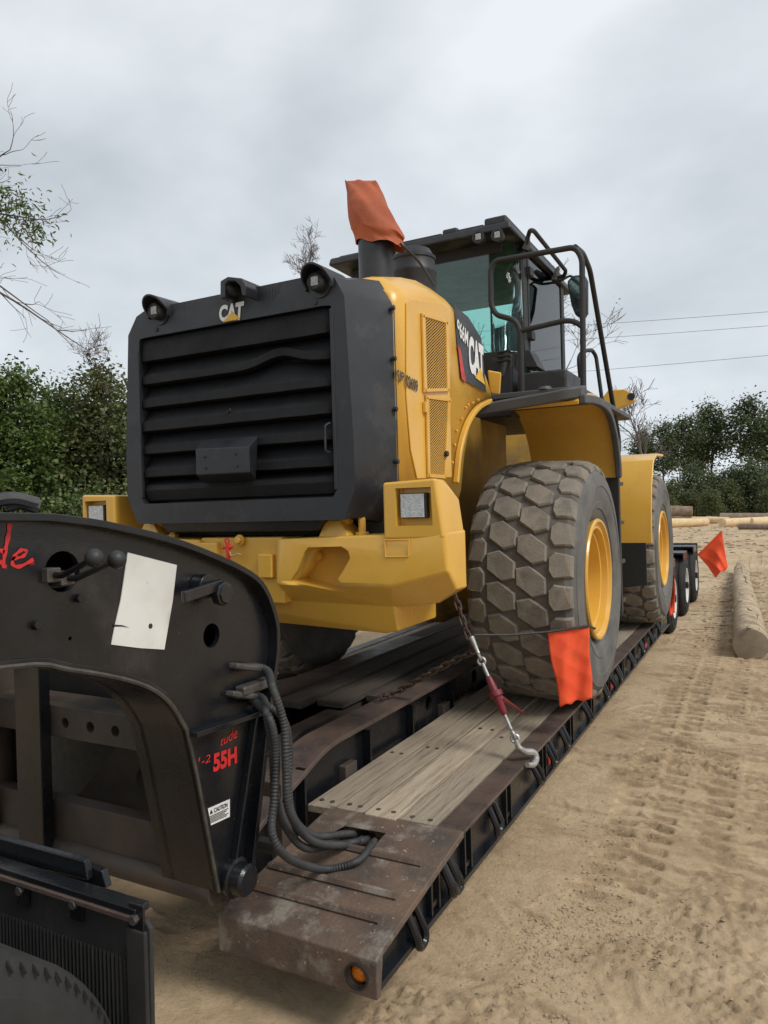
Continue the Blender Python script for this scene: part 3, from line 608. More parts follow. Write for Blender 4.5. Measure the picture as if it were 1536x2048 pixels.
for px, py in ((50, 1776), (157, 1803), (277, 1833)):
    p = P(px, py, y=FY); MB().box((p.x-.022, FY-.008, p.z-.04), (p.x+.022, FY-.001, p.z+.03)).build('clamp_plate', M['steel'], flap, .002)
    MB().cyl((p.x, FY-.02, p.z), (p.x, FY-.006, p.z), .011, 6).build('bolt_head', M['dull'], flap, .001)
MB().box((-1.9, FY-.018, .972), (-1.225, FY+.035, .985)).build('flap_hanger', M['rustflange'], K, .003)
MB().box((-1.9, FY-.012, .985), (-1.23, FY+.03, 1.0)).build('flap_hanger', M['steel'], K, .003)
MB().prism([P(-80, 1655, y=FY+.04), P(168, 1722, y=FY+.04), P(175, 1762, y=FY+.04), P(-80, 1700, y=FY+.04)], (0, .02, 0)).build('fender_bracket', M['steel'], K, .004)
MB().prism([P(60, 1692, y=FY+.06), P(203, 1742, y=FY+.06), P(212, 1778, y=FY+.06), P(60, 1740, y=FY+.06)], (0, .02, 0)).build('fender_bracket', M['steel'], K, .004)
for xc in (-1.345, -1.69):
    road_tyre((xc, .56, .57), .27, .57, K, n=72)
nt_q = MB()                                    # sipes round the tyre shoulder
for k in range(110):
    an = 2*math.pi*k/110; rot = Matrix.Rotation(an, 3, 'X'); c = Vector((-1.345, .56, .57)); r1_ = .57
    for (xa, xb, ra, rb, w_) in ((.092, .1235, r1_*.955, r1_*.982, .0025),):
        b0 = [Vector(p) for p in ((xa, rb, -w_), (xb, ra, -w_), (xb, ra, w_), (xa, rb, w_), (xa, rb+.004, -w_), (xb+.003, ra+.004, -w_), (xb+.003, ra+.004, w_), (xa, rb+.004, w_))]
        nt_q.add([c+rot @ v for v in b0], [(3,2,1,0),(4,5,6,7),(0,1,5,4),(1,2,6,5),(2,3,7,6),(3,0,4,7)])
nt_q.build('shoulder_sipes', M['decalblack'], K)['kind'] = 'stuff'
for y in (.6, -.75): MB().cyl((-3.6, y, .525), (-1.5, y, .525), .09, 14).build('axle', M['steel'], K)
MB().lathe([(0, .29), (-.02, .28), (-.06, .25), (-.08, .1), (-.08, 0)], (-1.22, .6, .525), 'x', 36).build('rim', M['white'], K)
MB().box((-2.95, -6, .75), (-2.05, 1.0, 1.0)).build('chassis_rails', M['steel'], K, .01)
for xc in (-1.345, -1.69): road_tyre((xc, -.75, .525), .27, .525, K)

# ================================================================ wheel loader
CX = -2.56; YR = 5.28; YF = 8.83; ZC = 1.312
Ld = empty('wheel_loader', (CX, YR, ZD), 'large yellow and black wheel loader chained down on the lowboy trailer', 'wheel loader')
def mir(pts): return mirror(pts, CX)
HW = .86
# ---- hood: lofted shell, top falls towards the cab, wheel arch cut from its lower front
st = [(3.40, 1.77, 3.06), (3.55, 1.77, 3.12), (3.75, 1.80, 3.17), (3.95, 1.80, 3.205), (4.15, 1.80, 3.21), (4.28, 1.95, 3.185), (4.36, 2.18, 3.15), (4.5, 2.40, 3.09), (4.68, 2.52, 2.99), (4.85, 2.58, 2.87), (4.93, 2.60, 2.78)]
mb = MB(); prof = []
for y, zb, zt in st:
    hw = HW-.02*max(0, (y-4.2)); ring = [(-hw, zb), (-hw, zt-.15), (-hw+.02, zt-.10), (-hw+.12, zt-.015), (-hw+.20, zt), (hw-.20, zt), (hw-.12, zt-.015), (hw-.02, zt-.10), (hw, zt-.15), (hw, zb)]
    prof.append([Vector((CX+a, y, z)) for a, z in ring])
n = len(prof[0])
for r_ in prof: mb.v += r_
for i in range(len(prof)-1):
    for k in range(n-1): mb.f.append((i*n+k, (i+1)*n+k, (i+1)*n+k+1, i*n+k+1))
mb.f += [list(range((len(prof)-1)*n, len(prof)*n))]
hood = mb.build('hood', M['yellow'], Ld, ang=50)
sm = hood.modifiers.new('thick', 'SOLIDIFY'); sm.thickness = .03; sm.offset = -1
HX = CX+HW                                     # side plane of the hood
def hs_(px, py, d=0): return P(px, py, x=HX+d)
# pressed panel around the vents
pan = [hs_(*p) for p in ((810, 606), (820, 598), (882, 608), (893, 620), (893, 640), (897, 780), (901, 955), (832, 958), (819, 900), (810, 790), (810, 640))]
MB().prism(pan, (.010, 0, 0)).build('side_panel', M['yellow'], hood, .008)
def vent(q, name, rows=26):
    q = [Vector(p) for p in q]; v = MB(); inset = .12
    bl, br, tr, tl = q
    f = lambda u, w_: bl*(1-u)*(1-w_)+br*u*(1-w_)+tr*u*w_+tl*(1-u)*w_
    back = MB().prism([f(.08, .04), f(.92, .04), f(.92, .96), f(.08, .96)], (.003, 0, 0)).build(name, M['decalblack'], hood)
    fr = MB()
    for a, b_, c, d in ((0, 1, 0, .045), (0, 1, .955, 1), (0, .10, .045, .955), (.90, 1, .045, .955)):
        fr.prism([f(a, c), f(b_, c), f(b_, d), f(a, d)], (.014, 0, 0))
    fr.build('vent_frame', M['yellow'], back, .003)
    gr = MB()                                  # expanded-metal mesh
    for k in range(-10, rows+1):
        for sgn in (1, -1):
            w0, w1 = k/rows, (k+9)/rows
            if sgn < 0: w0, w1 = w1, w0
            u0, u1 = .08, .92
            def clip(u0, w0, u1, w1):
                pts = []
                for (ua, wa, ub, wb_) in ((u0, w0, u1, w1), (u1, w1, u0, w0)):
                    if wa < .04: t = (.04-wa)/(wb_-wa) if wb_ != wa else 2
                    elif wa > .96: t = (.96-wa)/(wb_-wa) if wb_ != wa else 2
                    else: t = 0
                    if t > 1 or t < 0: return None
                    pts.append((ua+(ub-ua)*t, wa+(wb_-wa)*t))
                return pts
            c = clip(u0, w0, u1, w1)
            if c: gr.tube([f(*c[0])+Vector((.008, 0, 0)), f(*c[1])+Vector((.008, 0, 0))], .0022, 4)
    gr.build('vent_mesh', M['yellow'], back)['kind'] = 'stuff'
    for u, w_ in ((.05, .97), (.95, .97), (.05, .03), (.95, .03)):
        c = f(u, w_)+Vector((.012, 0, 0)); MB().cyl(c, c+Vector((.008, 0, 0)), .008, 8).build('vent_bolt', M['yellow'], back)
vent([hs_(845, 785, .012), hs_(896, 783, .012), hs_(893, 642, .012), hs_(841, 626, .012)], 'side_vent')
vent([hs_(853, 955, .012), hs_(889, 958, .012), hs_(898, 797, .012), hs_(849, 790, .012)], 'side_vent', 30)
c = hs_(887, 908, .012); MB().cyl(c, c+Vector((.03, 0, 0)), .017, 12).build('hood_latch', M['plastic'], hood, .004)
c = hs_(847, 815, .012); MB().box(c-Vector((0, .012, .03)), c+Vector((.02, .012, .03))).build('vent_hinge', M['yellow'], hood, .004)
# wheel-arch lip with bolt heads
lip = curve([hs_(*p) for p in ((905, 965), (912, 900), (928, 845), (950, 812), (975, 798))], 5)
MB().strip(lip, (.035, 0, 0), .03).build('arch_lip', M['yellow'], hood, .006)
for p in ((903, 925), (908, 890), (912, 862), (922, 838), (930, 815), (935, 810), (944, 806), (955, 800)):
    c = hs_(*p, .002); MB().cyl(c, c+Vector((.012, 0, 0)), .010, 6).build('arch_bolt', M['yellow'], hood, .002)
# decal: black field, red flash, lettering
dq = [hs_(*p, .004) for p in ((908, 606), (916, 618), (936, 634), (962, 676), (972, 785), (921, 757), (914, 690))]
dec = MB().prism(dq, (.002, 0, 0)).build('model_decal', M['decalblack'], hood)
def dp(px, py): return hs_(px, py, .009)
letters('966M', [dp(914, 668), dp(936, 695), dp(936, 662), dp(914, 636)], M['decalwhite'], dec, bold=.02, lift=.001)
letters('CAT', [dp(938, 742), dp(969, 768), dp(966, 692), dp(937, 668)], M['decalwhite'], dec, bold=.05, lift=.001)
MB().prism([dp(950, 755), dp(970, 770), dp(961, 735)], (.002, 0, 0)).build('decal_triangle', M['decalyellow'], dec)
MB().prism([dp(915, 690), dp(921, 700), dp(932, 766), dp(923, 757)], (.001, 0, 0)).build('decal_flash', M['redpaint'], dec)
letters('KJP', [hs_(790, 760, .008), hs_(808, 770, .008), hs_(808, 746, .008), hs_(790, 737, .008)], M['stencil'], hood, bold=.03)
letters('02609', [hs_(811, 772, .013), hs_(835, 786, .013), hs_(835, 761, .013), hs_(811, 748, .013)], M['stencil'], hood, bold=.03)
# ---- black rear shell round the grille
YG = 3.12
W0, ZB0, ZT0 = .745, 1.86, 3.02
rear_o = [(-.70, 1.80), (-.77, 1.95), (-.775, 2.2), (-.73, 2.90), (-.66, 3.0), (-.58, 3.03), (.58, 3.03), (.68, 3.0), (.735, 2.90), (.765, 2.2), (.765, 1.95), (.70, 1.80)]
back_o = [(-.80, 1.77), (-.862, 1.95), (-.864, 2.3), (-.864, 2.90), (-.78, 3.04), (-.66, 3.075), (.66, 3.075), (.78, 3.04), (.864, 2.90), (.864, 2.3), (.862, 1.95), (.80, 1.77)]
open_o = [(-.64, 1.915), (-.66, 1.95), (-.66, 2.2), (-.645, 2.84), (-.64, 2.865), (-.60, 2.87), (.60, 2.87), (.655, 2.865), (.66, 2.84), (.66, 2.2), (.66, 1.95), (.64, 1.915)]
sh = MB(); n = 12
rings = [([(CX+a, YG+.10, z) for a, z in open_o]), ([(CX+a, YG, z) for a, z in open_o]), ([(CX+a, YG, z) for a, z in rear_o]), ([(CX+a*1.03, YG+.10, z+.01) for a, z in rear_o]), ([(CX+a, YG+.29, z) for a, z in back_o]), ([(CX+a*.97, YG+.29, z) for a, z in back_o])]
for r_ in rings: sh.v += [Vector(p) for p in r_]
for i in range(len(rings)-1):
    for k in range(n): sh.f.append((i*n+k, i*n+(k+1) % n, (i+1)*n+(k+1) % n, (i+1)*n+k))
shell = sh.build('rear_shell', M['black'], Ld, .03, ang=35, seg=4)
# lower lip between the hinges
MB().hull([(CX-.62, YG+.01, 1.87), (CX+.60, YG+.01, 1.87), (CX-.52, YG+.05, 1.745), (CX+.50, YG+.05, 1.745), (CX-.62, YG+.3, 1.87), (CX+.60, YG+.3, 1.87), (CX-.52, YG+.3, 1.745), (CX+.50, YG+.3, 1.745)]).build('lower_lip', M['black'], shell, .012)
MB().box((CX-.7, YG+.11, 1.9), (CX+.7, YG+.13, 2.9)).build('grille_backing', M['decalblack'], shell)
# bolts along the edge between shell and hood
for z in (2.88, 2.62, 2.36, 2.09):
    MB().cyl((HX-.004, YG+.265, z), (HX+.018, YG+.265, z), .013, 8).build('shell_bolt', M['plastic'], shell, .003)
# grille slats, corrugated; the second one is dented
zz = np.linspace(2.862, 1.925, 8)
for i in range(7):
    s = MB(); nx_ = 30; z1, z0_ = zz[i], zz[i+1]; last = i == 6
    pr = [(0.058, z1), (.034, z1-.36*(z1-z0_)), (.002, z1-.60*(z1-z0_)), (0, z0_+.012), (.045, z0_-.002)]
    if i == 0: pr = [(.01, z1), (.005, z1-.3*(z1-z0_)), (0, z1-.6*(z1-z0_)), (0, z0_+.01), (.055, z0_)]
    if last: pr = [(0.06, z1), (.01, z1-.3*(z1-z0_)), (0, z1-.5*(z1-z0_)), (.02, z0_+.01), (.03, z0_)]
    for k in range(nx_+1):
        u = -1+2*k/nx_; x = CX+.645*u
        for j, (yy, z) in enumerate(pr):
            dent = 0
            if i == 1 and j >= 2: dent = .075*math.exp(-((u-.50)/.22)**2)
            if i == 2 and j <= 1: dent = .06*math.exp(-((u-.50)/.25)**2)
            s.v.append(Vector((x, YG+.012+yy+dent*.3+.0005*math.sin(k*1.7+i), z+dent*.75+.0006*math.sin(k*.9+i*2))))
    m_ = len(pr); s.f = [(k*m_+j, (k+1)*m_+j, (k+1)*m_+j+1, k*m_+j+1) for k in range(nx_) for j in range(m_-1)]
    o = s.build('grille_slat', M['mesh'], shell, ang=25)
    o.modifiers.new('thick', 'SOLIDIFY').thickness = .006
MB().box((CX+.648, YG-.004, 1.95), (CX+.668, YG+.02, 2.85)).build('grille_edge_strip', M['black'], shell, .004)
MB().box((CX-.668, YG-.004, 1.95), (CX-.652, YG+.02, 2.80)).build('grille_edge_strip', M['black'], shell, .004)
hp = rounded([P(660, 905, y=YG), P(651, 903, y=YG-.03), P(650, 850, y=YG-.03), P(660, 846, y=YG)], .02); MB().tube(hp, .006, 8).build('grille_handle', M['plastic'], shell)
# camera cover box low on the grille
bq = [P(*p, y=YG-.10) for p in ((391, 898), (498, 893), (500, 945), (393, 950))]; bb = [P(*p, y=YG+.01) for p in ((402, 880), (516, 872), (512, 962), (404, 966))]
bx = MB().hull(bq+bb).build('grille_box', M['black'], shell, .006)
for p in ((409, 914), (471, 908), (411, 936), (474, 932)):
    c = P(*p, y=YG-.10); MB().cyl(c, c+Vector((0, -.006, 0)), .007, 6).build('box_bolt', M['plastic'], bx)
c = P(464, 822, y=YG+.03); MB().lathe([(0, .0), (-.012, .008), (0, .012)], c+Vector((0, -.02, 0)), 'y', 10).build('grille_rivet', M['plastic'], shell)
# hooded work lamps and camera
def visor(px, py, r, name, lamp=True):
    c = P(px, py, y=YG-.02); v = MB(); n_ = 20; a0, a1 = R(-20), R(200)
    for k in range(n_+1):
        an = a0+(a1-a0)*k/n_; d = Vector((math.cos(an), 0, math.sin(an)))
        fwd = -.004-.075*max(0, math.sin(an))**.7
        for rr_, yy in ((r*.88, .04), (r*.90, fwd), (r*1.02, fwd), (r*1.1, .16)): v.v.append(c+d*rr_+Vector((0, yy, 0)))
    v.f = [(4*k+j, 4*k+4+j, 4*k+5+j, 4*k+1+j) for k in range(n_) for j in range(3)]
    o = v.build(name, M['black'], shell, ang=50)
    if lamp:
        MB().lathe([(.022, r*.90), (.012, r*.88), (.012, 0)], c, 'y', 24).build('lamp_well', M['decalblack'], o)
        b_ = MB().lathe([(.04, r*.56), (-.03, r*.58), (-.038, r*.5), (-.03, r*.42), (-.03, 0)], c, 'y', 20).build('lamp_body', M['plastic'], o)
        MB().box(c+Vector((-r*.26, -.036, -r*.26)), c+Vector((r*.26, -.028, r*.30))).build('lamp_lens', M['ledlens'], o, .003)
    return o
visor(636, 566, .080, 'work_lamp'); visor(316, 624, .080, 'work_lamp')
c = P(463, 580, y=YG-.03); cz_ = [P(*p, y=YG-.10) for p in ((440, 598), (440, 562), (455, 553), (483, 556), (492, 572), (490, 592), (483, 590), (480, 572), (470, 562), (455, 562), (449, 570), (449, 595))]
vc = MB().prism(cz_, (0, .20, 0)).build('camera_visor', M['black'], shell, .006)
MB().lathe([(.06, .034), (-.03, .036), (-.04, .028), (-.055, .016), (-.055, 0)], c, 'y', 20).build('rear_camera', M['plastic'], vc)
for k in range(5):                             # sounder slots
    a = P(532+6*k, 593-k+abs(k-2)*-3, y=YG-.001); h = .022+.008*(2-abs(k-2)); MB().box((a.x-.0035, YG-.002, a.z-h*.5), (a.x+.0035, YG+.002, a.z+h)).build('sounder_slot', M['decalblack'], shell)
for p in ((630, 605), (313, 659)):
    c = P(*p, y=YG); MB().cyl(c, c+Vector((0, -.006, 0)), .013, 12).build('push_clip', M['plastic'], shell, .002)
def rp_(px, py): return P(px, py, y=YG-.001)
lq = [rp_(439, 644), rp_(486, 640), rp_(489, 602), rp_(439, 612)]
letters('CAT', lq, M['decalwhite'], shell, 'maker_lettering', bold=.05)
MB().add([rp_(447, 645)+Vector((0, -.006, 0)), rp_(482, 638)+Vector((0, -.006, 0)), rp_(466, 623)+Vector((0, -.006, 0))], [(0, 1, 2)]).build('maker_triangle', M['decalyellow'], shell, smooth=False)

# ---- counterweight and rear bumper
CY = 3.14
def bump_side(s):
    S = (lambda p: p) if s > 0 else mir
    pts = [(-2.30, CY, 1.705), (-1.345, CY+.02, 1.735), (-2.30, CY, 1.47), (-1.63, CY, 1.47), (-1.50, CY, 1.625), (-1.34, CY+.05, 1.545), (-1.345, CY+.16, 1.45), (-1.45, CY+.18, 1.375), (-1.62, CY+.06, 1.435), (-2.30, CY+.12, 1.36), (-1.68, CY+.12, 1.35), (-1.34, 3.42, 1.45), (-1.34, 3.42, 1.735), (-2.30, 3.95, 1.36), (-1.68, 3.85, 1.40), (-2.30, 3.95, 1.705), (-1.68, 3.85, 1.735)]
    o = MB().hull(S([Vector(p) for p in pts])).build('bumper_block', M['yellow'], Ld, .016, seg=3)
    pod = [(-1.655, CY, 1.70), (-1.655, CY, 1.975), (-1.375, CY, 1.985), (-1.345, CY+.16, 1.90), (-1.345, CY+.02, 1.70), (-1.655, 3.45, 1.70), (-1.655, 3.45, 1.975), (-1.40, 3.30, 1.985), (-1.345, 3.36, 1.88), (-1.345, 3.42, 1.70)]
    p_ = MB().hull(S([Vector(p) for p in pod])).build('lamp_pod', M['yellow'], o, .014, seg=3)
    lo, hi = Vector((-1.585, CY-.05, 1.765)), Vector((-1.40, CY+.055, 1.945))
    b0, b1 = (lo, hi) if s > 0 else (Vector((2*CX-hi.x, lo.y, lo.z)), Vector((2*CX-lo.x, hi.y, hi.z)))
    cut(p_, MB().box(b0, b1))
    i0 = Vector((.02, .07, .035)); i1 = Vector((-.035, -.045, -.025))
    l0, l1 = b0+Vector((.018, .075, .035)), b1+Vector((-.028, -.03, -.025))
    lp = MB().box((l0.x, CY+.012, l0.z), (l1.x, CY+.05, l1.z)).build('tail_lamp', M['strap'], o, .006)
    lw = (l1.x-l0.x); nlx, nlz = 5, 3          # lens facets
    MB().box((l0.x+.004, CY+.008, l0.z+.004), (l1.x-.012, CY+.013, l1.z-.004)).build('tail_lamp_lens', M['lens'], lp, .002)
    for xx in (b0.x+.012, b1.x-.012):
        for z_ in (b0.z+.012, b1.z-.012): MB().cyl((xx, CY+.05, z_), (xx, CY+.058, z_), .006, 8).build('pod_bolt', M['yellow'], o)
    return o
bk = bump_side(1); bump_side(-1)
pocket = [P(*p, y=CY-.05) for p in ((570, 1163), (600, 1172), (650, 1185), (672, 1187), (672, 1168), (665, 1160), (672, 1150), (690, 1118), (686, 1103), (672, 1094), (605, 1096), (598, 1105), (585, 1140))]
cut(bk, MB().prism(pocket, (0, .22, 0)))
c = P(641, 1112, y=CY+.16); MB().cyl(c, c+Vector((0, -.03, 0)), .024, 6).build('pocket_bolt', M['yellow'], bk, .003)
sq = [P(*p, y=CY-.002) for p in ((771, 1114), (817, 1113), (818, 1079), (769, 1080))]
for i in range(4): MB().tube([sq[i], sq[(i+1) % 4]], .0035, 6).build('weld_outline', M['yellow'], bk)
cm = MB().box((-2.84, CY+.04, 1.36), (-2.28, 3.95, 1.715)).build('counterweight_core', M['yellow'], Ld, .012)
mbx = MB().box((-3.02, CY+.005, 1.56), (-2.70, CY+.10, 1.69)).build('counterweight_pad', M['yellow'], cm, .012)
c = P(481, 1080, y=CY+.03); MB().cyl(c, c+Vector((0, -.012, 0)), .030, 20).build('washer', M['yellow'], cm, .002); MB().cyl(c, c+Vector((0, -.035, 0)), .020, 6).build('core_bolt', M['yellow'], cm, .003)
c = P(456, 1095, y=CY-.02); MB().tube([c+Vector((0, 0, -.10)), c+Vector((0, 0, .02))], .013, 8).build('lock_pin', M['redpaint'], cm); MB().tube([c+Vector((-.035, 0, -.002)), c+Vector((.035, 0, .002))], .008, 8).build('pin_handle', M['redpaint'], cm)
MB().lathe([(0, .012), (-.006, .02), (-.006, .008), (0, .012)], c+Vector((0, 0, .035)), 'y', 12).build('pin_ring', M['redpaint'], cm)
MB().tube(curve([c+Vector((.01, 0, -.02)), c+Vector((.03, -.01, -.045)), c+Vector((.06, 0, -.035)), c+Vector((.09, 0, -.04))], 4), .005, 6).build('pin_cord', M['rope'], cm)
MB().box((-2.42, CY+.005, 1.50), (-2.33, CY+.05, 1.625)).build('pin_bracket', M['yellow'], cm, .006)
# belly of the counterweight
MB().hull([(-3.3, CY+.10, 1.40), (-1.66, CY+.10, 1.40), (-1.66, CY+.14, 1.235), (-1.74, CY+.16, 1.215), (-2.25, CY+.11, 1.36), (-3.25, CY+.30, 1.24), (-3.3, 4.1, 1.40), (-1.66, 3.75, 1.40), (-1.66, 3.75, 1.235), (-1.75, 3.9, 1.215), (-3.25, 4.1, 1.24)]).build('counterweight_belly', M['yellow'], Ld, .012)
# hinge brackets between hood and bumper
for x0 in (-1.98, -3.26):
    hb = MB().hull([(x0-.09, CY+.06, 1.71), (x0+.10, CY+.06, 1.71), (x0-.09, CY+.22, 1.71), (x0+.10, CY+.22, 1.71), (x0-.055, CY+.08, 1.80), (x0+.03, CY+.08, 1.80), (x0-.055, CY+.2, 1.80), (x0+.03, CY+.2, 1.80)]).build('hood_hinge', M['yellow'], Ld, .008)
    MB().cyl((x0-.07, CY+.13, 1.81), (x0+.07, CY+.13, 1.81), .036, 16).build('hinge_pin', M['yellow'], hb, .004)
    MB().cyl((x0+.14, CY+.12, 1.71), (x0+.14, CY+.12, 1.81), .020, 10).build('hinge_bolt', M['yellow'], hb, .003)
    MB().cyl((x0+.14, CY+.12, 1.705), (x0+.14, CY+.12, 1.735), .034, 6).build('hinge_nut', M['yellow'], hb, .003)

# ---- chassis
MB().box((CX-.80, 3.36, 1.72), (CX+.80, 4.1, 2.9)).build('hood_dark_box', M['strap'], Ld)  # black box added inside the hood to close a sky-lit gap
MB().hull([(CX+s_*.42, y_, z_) for s_ in (-1, 1) for y_, z_ in ((3.6, 1.32), (4.5, 1.05), (6.9, 1.05), (3.6, 1.95), (6.9, 1.95))]).build('rear_frame', M['yellowdull'], Ld, .02)
MB().box((CX+.46, 4.0, 1.35), (CX+.50, 6.3, 2.56)).build('engine_side_plate', M['yellowdull'], Ld, .01)
MB().box((CX-.50, 4.0, 1.35), (CX-.46, 6.3, 2.56)).build('engine_side_plate', M['yellowdull'], Ld, .01)
for y in (YR, YF):
    MB().lathe([(-.95, .20), (-.45, .26), (-.3, .34), (.3, .34), (.45, .26), (.95, .20)], (CX, y, ZC-.02), 'x', 24).build('axle_housing', M['yellowdull'], Ld)
MB().hull([(CX-.3, 6.6, 1.1), (CX+.3, 6.6, 1.1), (CX-.3, 6.6, 2.0), (CX+.3, 6.6, 2.0), (CX-.2, 7.3, 1.2), (CX+.2, 7.3, 1.2), (CX-.2, 7.3, 1.9), (CX+.2, 7.3, 1.9)]).build('hitch', M['yellowdull'], Ld, .02)
MB().hull([(CX-.45, 7.2, 1.0), (CX+.45, 7.2, 1.0), (CX-.45, 7.2, 2.1), (CX+.45, 7.2, 2.1), (CX-.45, 9.4, 1.1), (CX+.45, 9.4, 1.1), (CX-.4, 8.2, 3.0), (CX+.4, 8.2, 3.0), (CX-.4, 8.9, 3.0), (CX+.4, 8.9, 3.0), (CX-.45, 9.4, 2.0), (CX+.45, 9.4, 2.0)]).build('front_frame', M['yellowdull'], Ld, .02)
for s in (-.62, .52): MB().hull([(CX+s, 8.2, 2.75), (CX+s+.1, 8.2, 2.75), (CX+s, 8.4, 3.05), (CX+s+.1, 8.4, 3.05), (CX+s, 10.8, .95), (CX+s+.1, 10.8, .95), (CX+s, 10.9, 1.25), (CX+s+.1, 10.9, 1.25), (CX+s, 9.8, 2.2), (CX+s+.1, 9.8, 2.2)]).build('lift_arm', M['yellowdull'], Ld, .02)
# tilt lever standing above the front frame
lv = [P(*p, y=9.4) for p in ((1207, 792), (1216, 780), (1248, 778), (1266, 787), (1269, 800), (1263, 806), (1225, 822), (1208, 818))]
tl = MB().prism(lv, (0, .12, 0)).build('tilt_lever', M['yellow'], Ld, .012)
c = P(1262, 793, y=9.39); MB().cyl(c, c+Vector((0, .02, 0)), .045, 14).build('lever_bore', M['decalblack'], tl)
c = P(1219, 823, y=9.38); MB().cyl(c, c+Vector((0, .16, 0)), .055, 16).build('lever_pin', M['yellow'], tl, .006)
MB().tube([P(1221, 815, y=9.45), P(1214, 905, y=9.3)], .07, 12).build('tilt_link', M['yellowdull'], Ld)

# ---- tyres and rims
TW = .335; RB = .858; RG = .824; NP = 26
hexa = [(a-.22*w_, w_) for a, w_ in ((-.099, .012), (-.060, .097), (.044, .095), (.099, -.012), (.060, -.097), (-.044, -.095))]
def block_mesh(poly, rfun, nm):
    """one rubber block: polygon in (arc, lateral), chamfered top"""
    cx = sum(p[0] for p in poly)/len(poly); cy = sum(p[1] for p in poly)/len(poly); vs = []; n_ = len(poly)
    for sc, dr in ((1.06, None), (1.0, -.010), (.90, 0)):
        for a, w_ in poly:
            a2, w2 = cx+(a-cx)*sc, cy+(w_-cy)*sc; r_ = (min(RG, rfun(w2))-.03) if dr is None else rfun(w2)+dr; th = a2/RB
            vs.append((w2, -r_*math.cos(th), r_*math.sin(th)))
    fs = [list(range(2*n_, 3*n_))[::-1]]
    for l in (0, n_):
        for k in range(n_): fs.append((l+k, l+n_+k, l+n_+(k+1) % n_, l+(k+1) % n_))
    me = bpy.data.meshes.new(nm); me.from_pydata(vs, [], fs); bm = bmesh.new(); bm.from_mesh(me); bmesh.ops.recalc_face_normals(bm, faces=bm.faces)
    c0 = sum((f.calc_center_median() for f in bm.faces), Vector())/len(bm.faces)
    top = max(bm.faces, key=lambda f: len(f.verts))
    if top.normal.dot(Vector((0, -1, 0))) < 0: bmesh.ops.reverse_faces(bm, faces=bm.faces)
    bm.to_mesh(me); bm.free(); me.materials.append(M['tread']); return me
rc = lambda w_: RB-.012*(abs(w_)/.2)**2
def rs(w_): a = abs(w_); return RB-.012*(a/.2)**2-(max(0, a-.30)*.55)
sh_poly = [(-.082, .232), (-.035, .205), (.050, .205), (.088, .240), (.078, .30), (.070, .340), (-.070, .340), (-.075, .30)]
row = [(block_mesh([(a, w_-.098) for a, w_ in hexa], rc, 'tread_block'), 0.0), (block_mesh([(a, w_+.098) for a, w_ in hexa], rc, 'tread_block'), .5),
       (block_mesh(sh_poly, rs, 'tread_block'), .0), (block_mesh([(a, -w_) for a, w_ in sh_poly], rs, 'tread_block'), .5)]
def loader_tyre(x, y, s, single):
    c = Vector((x, y, ZC))
    pr = [(-.29, .40), (-.335, .47), (-.365, .58), (-.372, .66), (-.362, .73), (-.335, .775), (-.30, RG-.02), (-.2, RG), (0, RG+.004), (.2, RG), (.30, RG-.02), (.335, .775), (.356, .745), (.362, .742), (.372, .69), (.373, .655), (.368, .65), (.366, .585), (.358, .55), (.362, .545), (.350, .50), (.342, .496), (.335, .47), (.29, .40)]
    t = MB().lathe(pr, c, 'x', 96).build('tyre', M['tyre'], Ld, ang=28)
    t.data.materials.append(M['groove'])
    for p_ in t.data.polygons:
        v = p_.center
        if math.hypot(v.y, v.z) > .775: p_.material_index = 1
    if single:
        for me, off in row:
            for k in range(NP):
                o = bpy.data.objects.new('tread_block', me); col.objects.link(o); o.parent = t; o.location = c-ORG[t.name]; o.rotation_euler = (2*math.pi*(k+off)/NP*-1+.05+random.uniform(-.006, .006), 0, 0); q_ = 1-random.random()**2*.009; o.scale = (random.uniform(.985, 1.015), q_, q_)
    else:
        bm = bmesh.new()
        for me, off in row:
            for k in range(NP):
                tmp = me.copy(); tmp.transform(Matrix.Rotation(2*math.pi*(k+off)/NP, 4, 'X')); bm.from_mesh(tmp); bpy.data.meshes.remove(tmp)
        me = bpy.data.meshes.new('tread'); bm.to_mesh(me); bm.free(); me.materials.append(M['tread']); o = bpy.data.objects.new('tread', me); col.objects.link(o); o.parent = t; o.location = c-ORG[t.name]; o['kind'] = 'stuff'
    e = .32*s
    rim = MB().lathe([(e-.01*s, .415), (e+.022*s, .427), (e+.034*s, .420), (e+.034*s, .404), (e+.012*s, .396), (e+.004*s, .378), (e+.014*s, .372), (e+.014*s, .358), (e-.03*s, .352), (e-.036*s, .336), (e-.026*s, .330), (e-.03*s, .318), (e-.21*s, .300), (e-.24*s, .26), (e-.24*s, .20), (e-.2*s, .17), (e-.14*s, .16), (e-.13*s, 0)], c, 'x', 56).build('rim', M['yellow'], Ld, ang=28)
    for k in range(16):
        a = 2*math.pi*k/16; q_ = c+Vector((e-.235*s, .23*math.cos(a), .23*math.sin(a))); MB().cyl(q_, q_+Vector((.025*s, 0, 0)), .016, 6).build('wheel_bolt', M['yellow'], rim)
    # valve stem held by a clip
    vp = [c+Vector((e-.05*s, -.05, -.30)), c+Vector((e-.02*s, -.20, -.24)), c+Vector((e+.0*s, -.28, -.20)), c+Vector((e+.01*s, -.24, -.30))]
    MB().tube(curve(vp, 4), .009, 6).build('valve_stem', M['yellow'], rim)
    return t
TXO = -1.42
loader_tyre(TXO, YR, 1, True); loader_tyre(TXO, YF, 1, True)
loader_tyre(2*CX-TXO, YR, -1, False); loader_tyre(2*CX-TXO, YF, -1, False)
